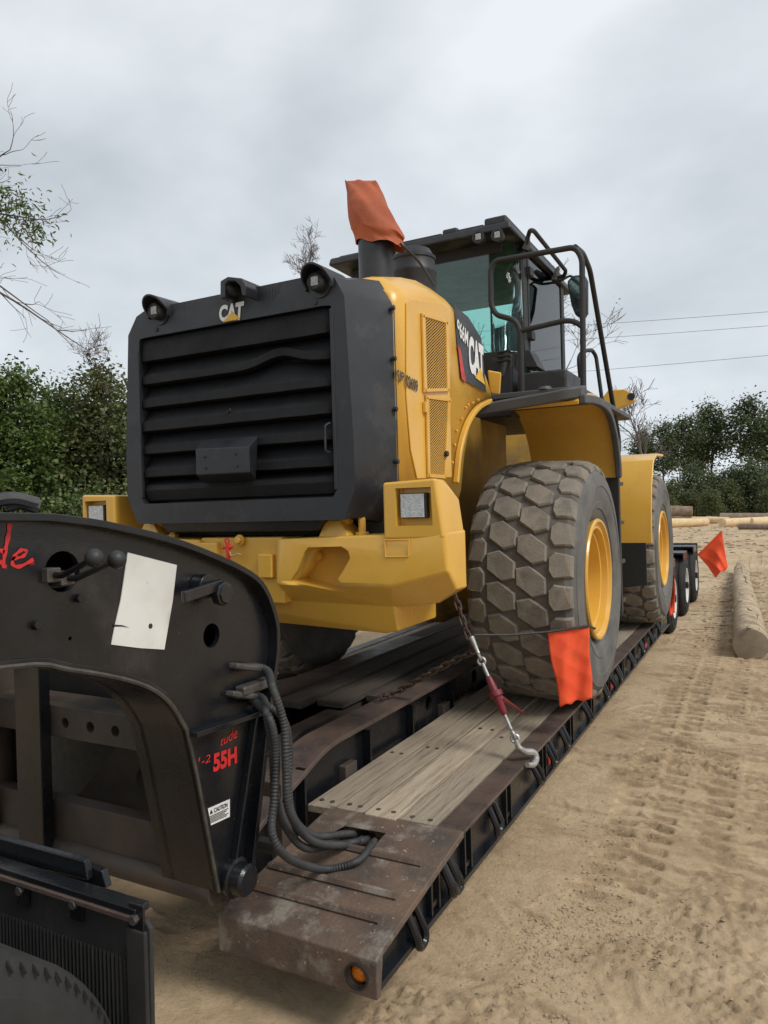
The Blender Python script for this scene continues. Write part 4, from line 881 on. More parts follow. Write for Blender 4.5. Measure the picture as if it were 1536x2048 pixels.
# front fender
for s in (1, -1):
    S = (lambda p: p) if s > 0 else mir
    ff = [Vector((0, y, z)) for y, z in ((7.82, 1.42), (7.84, 1.75), (7.92, 2.02), (8.1, 2.28), (8.35, 2.36), (8.9, 2.38))]
    a = S([p+Vector((-1.48, 0, 0)) for p in ff]); MB().strip(a, (.42*s, 0, 0), .03*s).build('front_fender', M['yellow'], Ld, .01)
    q = [Vector((-1.46, 7.83, .95)), Vector((-1.12, 7.83, 1.0)), Vector((-1.12, 7.82, 1.43)), Vector((-1.46, 7.82, 1.43))]
    MB().prism(S(q), (0, .02, 0)).build('mud_guard', M['strap'], Ld, .004)
# ---- rear fender, platform, ladder side
for s in (1, -1):
    S = (lambda p: p) if s > 0 else mir
    pth = [Vector((-1.80, y, z)) for y, z in ((4.90, 2.50), (5.0, 2.55), (5.3, 2.60), (5.62, 2.60), (5.85, 2.55), (6.05, 2.40), (6.17, 2.2), (6.2, 2.05))]
    fd = MB().strip(S(curve(pth, 4)), (.70*s, 0, 0), -.03*s).build('rear_fender', M['yellow'], Ld, .006)
    lip = [Vector((-1.82, 4.74, 2.455)), Vector((-1.6, 4.80, 2.485)), Vector((-1.3, 4.82, 2.51)), Vector((-1.16, 4.84, 2.53)), Vector((-1.085, 4.92, 2.545))]
    MB().strip(S(curve(lip, 5)), (0, .18, .035), .075*s).build('fender_lip', M['rubbergrey'], fd, .015)
    e = [Vector((-1.10, y, z)) for y, z in ((4.90, 2.565), (5.3, 2.60), (5.62, 2.60), (5.85, 2.55), (6.05, 2.40), (6.17, 2.2), (6.2, 2.05))]
    MB().strip(S(curve(e, 5)), (.045*s, 0, 0), .06*s).build('fender_edge', M['rubbergrey'], fd, .012)
    for yy in (5.0, 5.16, 5.32): 
        c = S([Vector((-1.35, yy, 2.635))])[0]; MB().lathe([(0, .05), (.02, .04), (.024, 0)], c, 'z', 14).build('step_stud', M['rubbergrey'], fd)
    MB().box(*((Vector((-1.45, 6.22, .93)), Vector((-1.09, 6.28, 2.10))) if s > 0 else (Vector((2*CX+1.09, 6.22, .93)), Vector((2*CX+1.45, 6.28, 2.10))))).build('ladder_side', M['strap'], Ld, .006)
    for k in range(4):
        z_ = 1.0+.33*k; lo, hi = Vector((-1.45, 6.29, z_)), Vector((-1.11, 6.55, z_+.03))
        MB().box(*((lo, hi) if s > 0 else (Vector((2*CX-hi.x, lo.y, lo.z)), Vector((2*CX-lo.x, hi.y, hi.z))))).build('ladder_step', M['plastic'], Ld, .004)
    MB().box(*((Vector((-1.8, 4.96, 2.595)), Vector((-1.10, 7.0, 2.635))) if s > 0 else (Vector((2*CX+1.10, 4.96, 2.595)), Vector((2*CX+1.8, 7.0, 2.635))))).build('platform', M['rubbergrey'], Ld, .008)
    # handrails
    Y0 = 5.12
    r1 = [P(1044, 790, y=Y0), P(1041, 662, y=Y0), P(1030, 640, y=Y0), P(992, 630, y=Y0), P(982, 610, y=Y0), P(981, 540, y=Y0), P(990, 522, y=Y0), P(1150, 494, y=Y0), P(1164, 516, y=Y0), P(1167, 782, y=Y0)]
    MB().tube(S(rounded(r1, .06)), .020, 10).build('handrail', M['strap'], Ld)
    r2 = [P(1041, 662, y=Y0), P(1130, 641, y=Y0), P(1150, 643, y=Y0), P(1168, 656, y=Y0)]
    MB().tube(S(rounded(r2, .05)), .019, 10).build('handrail', M['strap'], Ld)
    XR = -1.15
    r3 = [P(1150, 494, y=Y0), P(1166, 507, x=XR), P(1180, 540, x=XR-.02), P(1238, 880, x=XR-.02), P(1238, 906, x=XR), P(1225, 922, x=XR)]
    MB().tube(S(rounded(r3, .08)), .020, 10).build('handrail', M['strap'], Ld)
    r4 = [P(1163, 782, x=-1.35), P(1157, 715, x=-1.35), P(1165, 702, x=-1.35), P(1184, 700, x=-1.32), P(1192, 712, x=-1.3), P(1222, 930, x=-1.2)]
    MB().tube(S(rounded(r4, .06)), .017, 10).build('handrail', M['strap'], Ld)
# black tank box on the platform beside the cab, rear bracket
MB().box((-1.70, 5.5, 2.60), (-1.32, 6.1, 2.86)).build('battery_box', M['plastic'], Ld, .02)
MB().prism([P(1045, 700, y=5.62), P(1060, 700, y=5.62), P(1078, 735, y=5.62), P(1050, 735, y=5.62)], (0, .2, 0)).build('filler_neck', M['plastic'], Ld, .01)
MB().box((-2.02, 5.05, 2.55), (-1.86, 5.22, 2.86)).build('radiator_bracket', M['plastic'], Ld, .01)
MB().hull([P(975, 740, y=5.0), P(1003, 745, y=5.0), P(1000, 790, y=5.0), P(980, 788, y=5.0), P(975, 740, y=5.1), P(1003, 745, y=5.1), P(1000, 790, y=5.1)]).build('hydraulic_block', M['yellow'], Ld, .012)

# ---- exhaust stack and pre-cleaner
c = P(753, 545, y=4.0); MB().lathe([(-.15, .108), (.32, .108), (.32, .09), (.2, .09)], c, 'z', 28).build('exhaust_stack', M['black'], Ld)
c = P(828, 560, y=4.55); MB().lathe([(-.2, .15), (.02, .15), (.03, .155), (.05, .155), (.06, .148), (.12, .145), (.125, .152), (.145, .152), (.15, .14), (.195, .115), (.205, .09), (.21, 0)], c, 'z', 32).build('air_precleaner', M['plastic'], Ld)

# ---- cab
KX = -2.50; hwid = .78; y0, y1 = 5.58, 7.15; zb, zw, zt = 2.55, 3.07, 3.93
x0, x1 = KX-hwid, KX+hwid
cab = MB()
cab.box((x0+.12, y0+.06, zb), (x1-.06, y1, zw-.02)).build('cab_base', M['plastic'], Ld, .02)
def post(a, b_, wd, name='cab_post'): MB().tube([a, b_], wd, 8).build(name, M['strap'], Ld)
rc_ = .20                                       # rear corners are cut off and glazed
for xa, sg in ((x1, 1), (x0, -1)):
    MB().box((xa-.05 if sg > 0 else xa, y0+rc_+.02, zw), (xa if sg > 0 else xa+.05, y0+rc_+.14, zt)).build('cab_post', M['strap'], Ld, .01)
    MB().box((xa-.05 if sg > 0 else xa, y1-.08, zw-.4), (xa if sg > 0 else xa+.05, y1, zt)).build('cab_post', M['strap'], Ld, .01)
    MB().box((xa-.012 if sg > 0 else xa+.006, y0+rc_+.14, zw-.4), (xa-.006 if sg > 0 else xa+.012, y1-.08, zt)).build('door_glass', M['cabglass'], Ld)
    for yy in (y0+rc_+.145, y1-.12): MB().box((xa-.03 if sg > 0 else xa-.005, yy, zw-.4), (xa+.005 if sg > 0 else xa+.03, yy+.035, zt)).build('door_frame', M['strap'], Ld, .006)
    MB().box((xa-.03 if sg > 0 else xa-.005, y0+rc_+.15, zw-.47), (xa+.006 if sg > 0 else xa+.03, y1-.1, zw-.4)).build('door_sill', M['strap'], Ld, .006)
    for z_ in (3.2, 3.72):
        MB().box((xa-.01 if sg > 0 else xa-.04, y0+rc_+.10, z_), (xa+.04 if sg > 0 else xa+.01, y0+rc_+.2, z_+.07)).build('door_hinge', M['strap'], Ld, .006)
    # rounded corner glass
    cp = [Vector((xa-sg*.001, y0+rc_+.03, 0)), Vector((xa-sg*.03, y0+.10, 0)), Vector((xa-sg*.10, y0+.03, 0)), Vector((xa-sg*rc_, y0, 0))]
    cg = MB(); cp = curve(cp, 4)
    for p_ in cp: cg.v += [Vector((p_.x, p_.y, zw)), Vector((p_.x, p_.y, zt))]
    cg.f = [(2*k, 2*k+2, 2*k+3, 2*k+1) for k in range(len(cp)-1)]; cg.build('corner_glass', M['cornerglass'], Ld).modifiers.new('t', 'SOLIDIFY').thickness = .006
MB().box((x0+rc_, y0-.003, zw), (x1-rc_, y0+.003, zt)).build('rear_glass', M['cabglass'], Ld)
for x_ in (x1-rc_, x0+rc_): MB().box((x_-.006, y0-.008, zw), (x_+.006, y0+.008, zt)).build('glass_joint', M['strap'], Ld)
MB().box((x0+.05, y1-.02, zw), (x1-.05, y1-.014, zt)).build('front_glass', M['cabglass'], Ld)
MB().box((x0+.1, y0-.004, zt-.09), (x1-.1, y0+.02, zt)).build('glass_header', M['strap'], Ld, .004)
MB().hull([(x0+.1, y0+.0, zw), (x1-.02, y0+.12, zw), (x1-.13, y0+.0, zw), (x0+.1, y0, 2.86), (x1-.16, y0+.03, 2.86), (x1-.08, y0+.12, 2.86), (x0+.1, y0+.3, zw), (x1-.02, y0+.3, zw), (x0+.1, y0+.3, 2.86), (x1-.08, y0+.3, 2.86)]).build('rear_sill', M['plastic'], Ld, .02)
for k in range(3):
    p_ = P(1008, 703+9*k, y=y0-.005); MB().box((p_.x-.06, y0-.012, p_.z-.006), (p_.x+.05, y0+.02, p_.z+.008)).build('sill_louvre', M['strap'], Ld, .003)
# roof with stepped top
rf = MB().hull([(x0-.01, 5.36, 3.93), (x1+.05, 5.36, 3.93), (x0-.03, 7.4, 3.93), (x1+.03, 7.4, 3.93), (x0, 5.38, 4.0), (x1+.03, 5.38, 4.0), (x0, 7.36, 4.02), (x1, 7.36, 4.02)]).build('cab_roof', M['plastic'], Ld, .02)
for xa, xb, h in ((-3.20, -2.86, 4.01), (-2.86, -2.25, 4.02), (-2.25, -2.12, 4.045), (-2.12, -1.9, 4.02), (-1.9, -1.72, 4.06)):
    MB().box((xa, 5.40, 3.99), (xb, 7.2, h)).build('roof_rib', M['plastic'], rf, .02)
for px in (957, 995):
    c = P(px, 470 if px > 980 else 474, y=5.34); l_ = MB().lathe([(.06, .04), (0, .046), (-.01, .05), (-.012, .036), (-.006, .034), (-.006, 0)], c, 'y', 18).build('roof_lamp', M['plastic'], Ld)
    MB().box(c+Vector((-.022, -.012, -.024)), c+Vector((.022, -.005, .024))).build('lamp_lens', M['ledlens'], l_, .003)
c = P(697, 522, y=5.4); MB().box(c-Vector((.08, .02, .02)), c+Vector((.04, .1, .03))).build('roof_wing', M['plastic'], rf, .01)
# roof side rail and brackets
rr_ = [P(1052, 487, x=-1.66), P(1060, 460, x=-1.60), P(1068, 462, x=-1.58), P(1132, 542, x=-1.56), P(1128, 552, x=-1.6), P(1115, 556, x=-1.66)]
MB().tube(rounded(rr_, .04), .018, 8).build('roof_rail', M['strap'], Ld)
MB().hull([P(1043, 497, x=-1.68), P(1060, 502, x=-1.68), P(1060, 468, x=-1.62), P(1055, 472, x=-1.62), P(1043, 497, x=-1.72), P(1060, 502, x=-1.72)]).build('rail_bracket', M['strap'], Ld, .004)
MB().hull([P(1102, 560, x=-1.68), P(1118, 558, x=-1.68), P(1119, 530, x=-1.62), P(1112, 535, x=-1.62), P(1102, 560, x=-1.72), P(1118, 558, x=-1.72)]).build('rail_bracket', M['strap'], Ld, .004)
# mirror
mq = [P(*p, y=6.7) for p in ((1133, 562), (1145, 550), (1168, 548), (1174, 560), (1174, 625), (1166, 638), (1150, 630), (1142, 610))]
mr = MB().prism(mq, (0, .08, 0)).build('mirror', M['plastic'], Ld, .02)
cc_ = sum(mq, Vector())/len(mq); MB().prism([cc_+(p_-cc_)*.86+Vector((0, -.004, 0)) for p_ in mq], (0, .003, 0)).build('mirror_face', M['mirror'], mr)
MB().tube(curve([P(1098, 567, y=6.7), P(1120, 562, y=6.7), P(1140, 552, y=6.72), P(1150, 560, y=6.74)], 4), .012, 8).build('mirror_arm', M['strap'], mr)
# seat, steering column and monitor inside
st_ = MB().box((KX-.26, 6.0, 2.62), (KX+.26, 6.55, 2.85)).build('seat', M['seat'], Ld, .06)
MB().box((KX-.25, 5.92, 2.8), (KX+.25, 6.06, 3.40), Matrix.Rotation(R(8), 3, 'X')).build('seat_back', M['seat'], st_, .07)
MB().box((KX-.14, 5.86, 3.40), (KX+.14, 5.96, 3.60)).build('headrest', M['seat'], st_, .05)
MB().lathe([(.015*math.cos(t), .19+.015*math.sin(t)) for t in np.linspace(0, 2*math.pi, 9)], (KX, 6.75, 3.12), 'z', 28).build('steering_wheel', M['seat'], Ld)
MB().tube([(KX, 6.75, 3.12), (KX, 6.95, 2.6)], .04, 10).build('steering_column', M['seat'], Ld)
MB().box((KX+.42, 6.75, 3.1), (KX+.62, 6.8, 3.3)).build('monitor', M['seat'], Ld, .01)

# ================================================================ loose things on and around the load
# orange bag tied over the exhaust
bc = P(753, 490, y=4.0); top = [P(690, 364, y=4.0), P(755, 363, y=4.0)]
prof_px = [((718, 490), (806, 493)), ((714, 478), (800, 478)), ((706, 462), (806, 470)), ((700, 435), (790, 445)), ((699, 410), (778, 418)), ((696, 388), (766, 392)), ((692, 370), (757, 372)), ((690, 363), (753, 364))]
bg_ = MB(); nk = 48; dep = [.115, .118, .13, .125, .11, .07, .03, .012]; NR = 40
for i in range(NR+1):
    f = i/NR*7; a_ = min(int(f), 6); t = f-a_
    L0, R0 = P(*prof_px[a_][0], y=4.0), P(*prof_px[a_][1], y=4.0); L1, R1 = P(*prof_px[a_+1][0], y=4.0), P(*prof_px[a_+1][1], y=4.0)
    A, B = L0.lerp(L1, t), R0.lerp(R1, t); c = (A+B)/2; rx = (B-A)/2; dp_ = dep[a_]*(1-t)+dep[a_+1]*t; v_ = i/NR
    for k in range(nk):
        an = 2*math.pi*k/nk; ca, sa = math.cos(an), math.sin(an)
        # gathers run to the tie at the lower right; soft dents above
        g_ = abs(math.sin(6*an+9*v_))*math.exp(-v_*6)*.10 + .05*math.sin(2*an+7*v_+1)+.035*abs(math.sin(3.5*an-8*v_))+.02*math.sin(9*an+14*v_)
        j_ = 1+(g_ if abs(ca) < .93 else g_*.25)
        bg_.v.append(c+rx*ca*(1+(j_-1)*.4)+Vector((0, dp_*sa*j_, .01*math.sin(5*an+i*.4))))
bg_.f = [(i*nk+k, i*nk+(k+1) % nk, (i+1)*nk+(k+1) % nk, (i+1)*nk+k) for i in range(NR) for k in range(nk)] + [list(range(NR*nk, NR*nk+nk))]
bag = bg_.build('exhaust_bag', M['orangebag'], None, ang=80); tag(bag, 'faded orange cloth bag tied over the exhaust stack', 'bag')
MB_ = MB().tube(curve([P(800, 487, y=3.95), P(835, 520, y=4.05), P(865, 565, y=4.1), P(868, 572, y=4.1)], 5), .008, 6).build('bungee_cord', M['strap'], None)
tag(MB_, 'black bungee cord stretched from the orange exhaust bag to the hood', 'cord')
# rusty chain
lk = MB(); a_, b_ = .020, .0115
pth = [Vector((0, b_*math.cos(t), (a_ if math.sin(t) > 0 else -a_)*.55+a_*.62*math.sin(t))) for t in np.linspace(0, 2*math.pi, 17)[:-1]]
lk.tube(pth, .0052, 6, closed=True); lo_ = lk.build('chain_link', M['chain'], None); link_me = lo_.data; bpy.data.objects.remove(lo_)
def chain(path, label):
    o = bpy.data.objects.new('chain', None); col.objects.link(o); pts = curve(path, 30); o.location = path[0]; tag(o, label, 'chain', 'rusty tie-down chain')
    L_ = [0]
    for p_, q_ in zip(pts, pts[1:]): L_.append(L_[-1]+(q_-p_).length)
    d = 0; k = 0
    while d < L_[-1]:
        i = max(j for j in range(len(L_)) if L_[j] <= d); i = min(i, len(pts)-2); t = (d-L_[i])/max(1e-6, L_[i+1]-L_[i]); p_ = pts[i].lerp(pts[i+1], t); dr = (pts[i+1]-pts[i]).normalized()
        l = bpy.data.objects.new('chain_link', link_me); col.objects.link(l); l.parent = o; l.location = p_-path[0]
        l.rotation_euler = (dr.to_track_quat('Z', 'Y') @ Matrix.Rotation(R(90)*(k % 2)+R(20), 3, 'Z').to_quaternion()).to_euler(); l.scale = (1.35,)*3
        d += .046; k += 1
    return o
ch0 = P(912, 1196, y=4.05); ch1 = P(943, 1290, y=4.0)
chain([ch0, P(925, 1240, y=4.02), ch1], 'rusty chain hanging from the loader bumper to the red binder')
chain([ch1, P(945, 1303, y=3.96), P(915, 1318, y=3.98), P(850, 1352, y=4.0), P(790, 1385, x=-2.08), P(762, 1393, x=-2.1)], 'rusty chain running from the red binder back across the trailer beam')
# ratchet binder
B0, B1 = P(945, 1280, y=3.96), P(1040, 1500, x=-1.24)
ax = (B1-B0); bd = empty('ratchet_binder', B0, 'dark red ratchet chain binder with galvanised hook on the deck edge', 'chain binder')
f_ = lambda t, dz=0: B0+ax*t+Vector((0, 0, dz))
def ringo(t, r, th, name, roll=0):
    d = ax.normalized(); s_ = d.cross(Vector((0, 0, 1))).normalized(); u_ = s_.cross(d); c = f_(t); pv = s_*math.cos(roll)+u_*math.sin(roll)
    MB().tube([c+(d*math.cos(a)+pv*math.sin(a))*r for a in np.linspace(0, 2*math.pi, 15)[:-1]], th, 8, closed=True).build(name, M['zinc'], bd)
MB().tube([f_(-.03), f_(.02), f_(.10), f_(.13)], [.018, .016, .012, .013], 10).build('grab_hook', M['zinc'], bd); ringo(.16, .020, .008, 'eye_ring', .6); ringo(.20, .020, .008, 'eye_ring', 2.0)
MB().tube([f_(.22), f_(.36)], .011, 10).build('threaded_rod', M['zinc'], bd)
MB().tube([f_(.34), f_(.36), f_(.48), f_(.50), f_(.52), f_(.66), f_(.69)], [.014, .019, .024, .030, .024, .021, .014], 14).build('binder_barrel', M['redtool'], bd)
MB().tube([f_(.475), f_(.525)], .040, 16).build('ratchet_gear', M['redtool'], bd, .004)
hd = P(1046, 1426, x=-1.38); MB().tube([f_(.50), f_(.53)+Vector((.02, 0, .0)), hd], [.020, .016, .009], 8).build('binder_handle', M['redtool'], bd)
MB().tube([f_(.69), f_(.82)], .010, 10).build('threaded_rod', M['zinc'], bd); ringo(.86, .022, .009, 'eye_ring', .8); ringo(.90, .020, .008, 'eye_ring', 2.2)
hk = [f_(.92), P(1038, 1495, x=-1.24), P(1050, 1503, x=-1.215), P(1066, 1505, x=-1.185), P(1072, 1518, x=-1.17), P(1066, 1529, x=-1.17), P(1054, 1530, x=-1.18)]
MB().tube(curve(hk, 5), [.013+.007*math.sin(math.pi*k/30) for k in range(31)], 10).build('edge_hook', M['zinc'], bd)
# orange cloth on the rear tyre with its strap
def cloth(name, corners, nx_, nz_, amp, m, seed, fold=3):
    a, b_, c, d = corners; g = MB(); nn = (b_-a).cross(d-a).normalized(); rr = random.Random(seed); ph = rr.random()*6
    for j in range(nz_+1):
        for i in range(nx_+1):
            u, v = i/nx_, j/nz_; p_ = a*(1-u)*(1-v)+b_*u*(1-v)+c*u*v+d*(1-u)*v
            g.v.append(p_+nn*amp*(math.sin(u*fold*3+ph+v*1.5)*(.3+.7*v)+.35*math.sin(v*7+u*4)+.3*abs(math.sin(u*9+v*5+ph))+.25*abs(math.sin(u*5-v*11)))+(d-a)*(.012*math.sin(u*17+ph) if j == nz_ else 0)+(b_-a)*(.018*math.sin(v*9+ph)))
    g.f = [(j*(nx_+1)+i, j*(nx_+1)+i+1, (j+1)*(nx_+1)+i+1, (j+1)*(nx_+1)+i) for j in range(nz_) for i in range(nx_)]
    o = g.build(name, m, None, ang=80); s_ = o.modifiers.new('t', 'SOLIDIFY'); s_.thickness = .003; return o
fa = [P(1094, 1263, y=4.34), P(1177, 1251, y=4.46), P(1185, 1396, y=4.44), P(1121, 1413, y=4.36)]
tag(cloth('safety_flag', fa, 24, 32, .013, M['orange'], 3), 'bright orange mesh flag hanging against the rear loader tyre', 'flag')
sp = [P(948, 1270, y=4.05), P(1020, 1270, y=4.2), P(1094, 1264, y=4.335), P(1177, 1252, y=4.455), P(1190, 1257, x=-1.06)]
o = MB().tube(sp, .008, 6).build('rubber_strap', M['strap'], None); tag(o, 'black rubber strap holding the orange mesh flag across the tyre', 'strap')
fa = [P(1341, 1150, x=-1.10), P(1349, 1148, x=-1.03), P(1347, 1225, x=-1.06), P(1339, 1232, x=-1.10)]
tag(cloth('safety_flag', fa, 6, 14, .012, M['orange'], 5), 'narrow orange flag hanging beside the front loader tyre', 'flag')
# flag on a staff at the trailer tail
p0, p1 = P(1392, 1116, x=-1.18), P(1395, 1112, x=-1.18); sy = 14.6
s0, s1 = P(1388, 1118, y=sy), P(1444, 1062, y=sy)
fg = empty('staff_flag', s0, 'orange flag on a slanted staff at the tail of the trailer', 'flag')
MB().tube([s0, s1], .014, 8).build('staff', M['orange'], fg)
fl = [P(1396, 1110, y=sy), P(1444, 1062, y=sy), P(1455, 1136, y=sy+.05), P(1430, 1154, y=sy-.02)]
g = MB(); nn = 24
for j in range(nn+1):
    for i in range(nn+1):
        u, v = i/nn, j/nn; p_ = fl[0]*(1-u)*(1-v)+fl[1]*u*(1-v)+fl[2]*u*v+fl[3]*(1-u)*v; g.v.append(p_+Vector((0, (.09*math.sin(u*5+v*3)+.05*abs(math.sin(u*8-v*4)))*v, .02*math.sin(u*9+v*4)*v)))
g.f = [(j*(nn+1)+i, j*(nn+1)+i+1, (j+1)*(nn+1)+i+1, (j+1)*(nn+1)+i) for j in range(nn) for i in range(nn)]
g.build('flag_cloth', M['orange'], fg, ang=80).modifiers.new('t', 'SOLIDIFY').thickness = .003

# ================================================================ logs
def log(a, b_, r0, r1, m, mend, label, group=None, name='log', n=16, knob=.06, seed=0):
    a, b_ = Vector(a), Vector(b_); rr = random.Random(seed); k = max(6, int((b_-a).length/.45)); L_ = MB(); d = (b_-a).normalized(); s_ = d.cross(Vector((0, 0, 1))).normalized(); u_ = s_.cross(d)
    ph = rr.random()*6
    for i in range(k+1):
        t = i/k; c = a.lerp(b_, t)+s_*.04*math.sin(t*5+ph)*r0*3; r_ = r0+(r1-r0)*t
        for j in range(n):
            an = 2*math.pi*j/n; q = r_*(1+knob*math.sin(3*an+ph)+rr.uniform(-knob, knob)*.7); L_.v.append(c+(s_*math.cos(an)+u_*math.sin(an))*q)
    L_.f = [(i*n+j, i*n+(j+1) % n, (i+1)*n+(j+1) % n, (i+1)*n+j) for i in range(k) for j in range(n)]
    o = L_.build(name, m, None, ang=60); tag(o, label, 'log', group)
    for ring, nr in ((L_.v[:n], -d), (L_.v[-n:], d)):
        c = sum(ring, Vector())/n; e = MB(); e.v = list(ring)+[c+nr*.015]+[c+(p_-c)*.6+nr*.012 for p_ in ring]
        e.f = [(j, (j+1) % n, n+1+(j+1) % n, n+1+j) for j in range(n)]+[(n+1+j, n+1+(j+1) % n, n) for j in range(n)]
        e.build('cut_end', mend, o, ang=60)
    return o
A = P(1497, 1320, z=0); B = P(1484, 1146, z=0)
log((A.x, A.y+.05, .17), (B.x, B.y, .14), .19, .155, M['logbark'], M['logend'], 'long peeled log lying on the dirt beside the trailer', seed=3, n=24, knob=.035)
# strips of bark hanging on the log
for i in range(46):
    t = random.random(); p = Vector((A.x, A.y, .17)).lerp(Vector((B.x, B.y, .14)), t); an = random.uniform(0, 3.14); r_ = .19-.03*t
    d = Vector((B.x-A.x, B.y-A.y, 0)).normalized(); sd_ = d.cross(Vector((0, 0, 1)))
    q = p+(sd_*math.cos(an)+Vector((0, 0, 1))*math.sin(an))*(r_+.012); l = random.uniform(.06, .3); tv = (sd_*-math.sin(an)+Vector((0, 0, 1))*math.cos(an))*random.uniform(.01, .03)
    no = (q-p).normalized()*.012
    MB().add([q-d*l-tv, q+d*l-tv*.6+no, q+d*l+tv*.6+no, q-d*l+tv, q+no*.8], [(0, 1, 4), (1, 2, 4), (2, 3, 4), (3, 0, 4)]).build('bark_strip', M['logbark'], bpy.data.objects['log'], smooth=False)
far = [((1335, 1050), (1414, 1046), 'p', .24, 'pale peeled log with a clean cut end at the front of the log yard'), ((1412, 1040), (1500, 1036), 'p', .20, 'pale log lying in the log yard behind the front one'),
       ((1445, 1049), (1560, 1038), 'p', .22, 'pale log with a dark knot beside the bark scraps'), ((1400, 1032), (1475, 1030), 'p', .18, 'thin pale log at the back of the log yard'),
       ((1440, 1032), (1570, 1030), 'p', .2, 'pale log resting before the dark back logs'), ((1330, 1033), (1385, 1027), 'b', .35, 'thick bark-covered log topping the dark heap'),
       ((1325, 1042), (1380, 1037), 'b', .3, 'bark-covered log lowest in the dark heap'), ((1338, 1028), (1376, 1022), 'b', .25, 'short dark log across the heap'),
       ((1440, 1026), (1570, 1024), 'b', .3, 'long dark log in front of the trees'), ((1480, 1053), (1570, 1055), 'b', .14, 'slim brown log close to the tyre tracks')]
fr_ = random.Random(31)
for k_ in range(12):
    px_ = 1335+fr_.random()*230; py_ = 1026+fr_.random()*24; far.append(((px_, py_), (px_+40+fr_.random()*60, py_-3+fr_.random()*4), 'p' if k_ % 3 else 'b', .13+.1*fr_.random(), 'pale log lying loose among the rows of the far yard' if k_ % 3 else 'brown log lying loose among the rows of the far yard'))
for i, (a, b_, k, r_, lb) in enumerate(far):
    dz = 42+ (1050-a[1])*1.0
    def gp(px, py):
        d = _f + _r*((px-768)/F) - _u*((py-1024)/F); q = CAM+d*dz; return Vector((q.x, q.y, max(r_*.8, q.z-.0)))
    q0 = P(a[0], a[1]+6, z=0); q1 = P(b_[0], b_[1]+6, z=0); lim = 62
    def cap(q):
        d = q-CAM; hyp = math.hypot(d.x, d.y); s_ = min(1, lim/hyp); return Vector((d.x*s_, d.y*s_, 0))
    q0, q1 = cap(q0), cap(q1); lift = 0 if not (k == 'b' and i in (5, 7)) else .55
    if (q1-q0).length > 9: q1 = q0+(q1-q0).normalized()*9
    r_ *= 1.35
    log(q0+Vector((0, 0, r_+lift)), q1+Vector((0, 0, r_*.9+lift)), r_, r_*.8, M['palelog' if k == 'p' else 'brownlog'], M['palelog'], lb, 'logs in the far yard', n=10, seed=i)
# bark scraps in the far yard
def yard(): 
    d = random.uniform(28, 62); px = random.uniform(1330, 1600); p = G(px, d*.885); return p.x, p.y
tag(scatter('yard_scraps', 900, yard, .02, .11, M['brownlog'], .35, 2), 'bark scraps and dark litter strewn over the far yard', 'litter')

# ================================================================ trees
def leaves_mesh(name, centres, radii, n, size, m, seed, asp=.45, droop=0.):
    r_ = np.random.default_rng(seed); k = len(centres); C_ = np.array(centres); Rd = np.array(radii)
    w_ = Rd[:, 0]**1.7; pick = r_.choice(k, n, p=w_/w_.sum()); v = r_.normal(size=(n, 3)); v /= np.linalg.norm(v, axis=1)[:, None]
    rad = r_.random(n)**.42; pos = C_[pick]+v*Rd[pick]*rad[:, None]
    # little twigs: leaves gather in sprays
    ns = max(1, n//7); hub = pos[r_.integers(0, n, ns)]; j = r_.integers(0, ns, n); near = r_.random(n) < .75
    pos[near] = hub[j[near]]+r_.normal(size=(near.sum(), 3))*size*2.2
    ax_ = r_.normal(size=(n, 3)); ax_[:, 2] = ax_[:, 2]*.6-droop; ax_ /= np.linalg.norm(ax_, axis=1)[:, None]
    up = r_.normal(size=(n, 3))*.7+np.array([0, 0, 1.]); sd_ = np.cross(ax_, up); sd_ /= np.linalg.norm(sd_, axis=1)[:, None]+1e-9
    s = size*(.6+.8*r_.random(n))[:, None]; nr = np.cross(sd_, ax_)*s*.15
    V = np.stack([pos, pos+ax_*s*.55+sd_*s*asp+nr, pos+ax_*s*1.15, pos+ax_*s*.55-sd_*s*asp+nr], 1).reshape(-1, 3).astype(np.float32)
    me = bpy.data.meshes.new(name); me.vertices.add(len(V)); me.vertices.foreach_set('co', V.ravel()); I = np.arange(len(V), dtype=np.int32)
    tri = np.stack([I[0::4], I[1::4], I[2::4], I[0::4], I[2::4], I[3::4]], 1).ravel()
    me.loops.add(len(tri)); me.loops.foreach_set('vertex_index', tri); me.polygons.add(len(tri)//3); me.polygons.foreach_set('loop_start', np.arange(0, len(tri), 3, dtype=np.int32)); me.update(calc_edges=True); me.materials.append(m); return me
def branch(mb, p, d, l, r_, depth, rr, tips, spread=.6, up=.15, n=6, kids=(2, 4), minr=.004):
    pts = [p.copy()]; q = p.copy(); dd = d.copy(); k = 5
    for i in range(k):
        dd = (dd+Vector((rr.gauss(0, .13), rr.gauss(0, .13), rr.gauss(0, .10)+up*.3))).normalized(); q = q+dd*(l/k); pts.append(q.copy())
    r_end = max(minr, r_*.5); mb.tube(pts, [r_+(r_end-r_)*i/k for i in range(k+1)], n)
    tips.append((pts[-1], l, depth))
    if depth <= 0: return
    for j in range(rr.randint(*kids)):
        i = rr.randint(2, k); e = Vector((rr.gauss(0, 1), rr.gauss(0, 1), rr.gauss(0, .7))); e = (e-dd*e.dot(dd)).normalized()
        branch(mb, pts[i], (dd+e*spread*rr.uniform(.6, 1.4)+Vector((0, 0, up))).normalized(), l*rr.uniform(.55, .8), max(minr, (r_+(r_end-r_)*i/k)*.6), depth-1, rr, tips, spread, up, max(3, n-1), kids, minr)
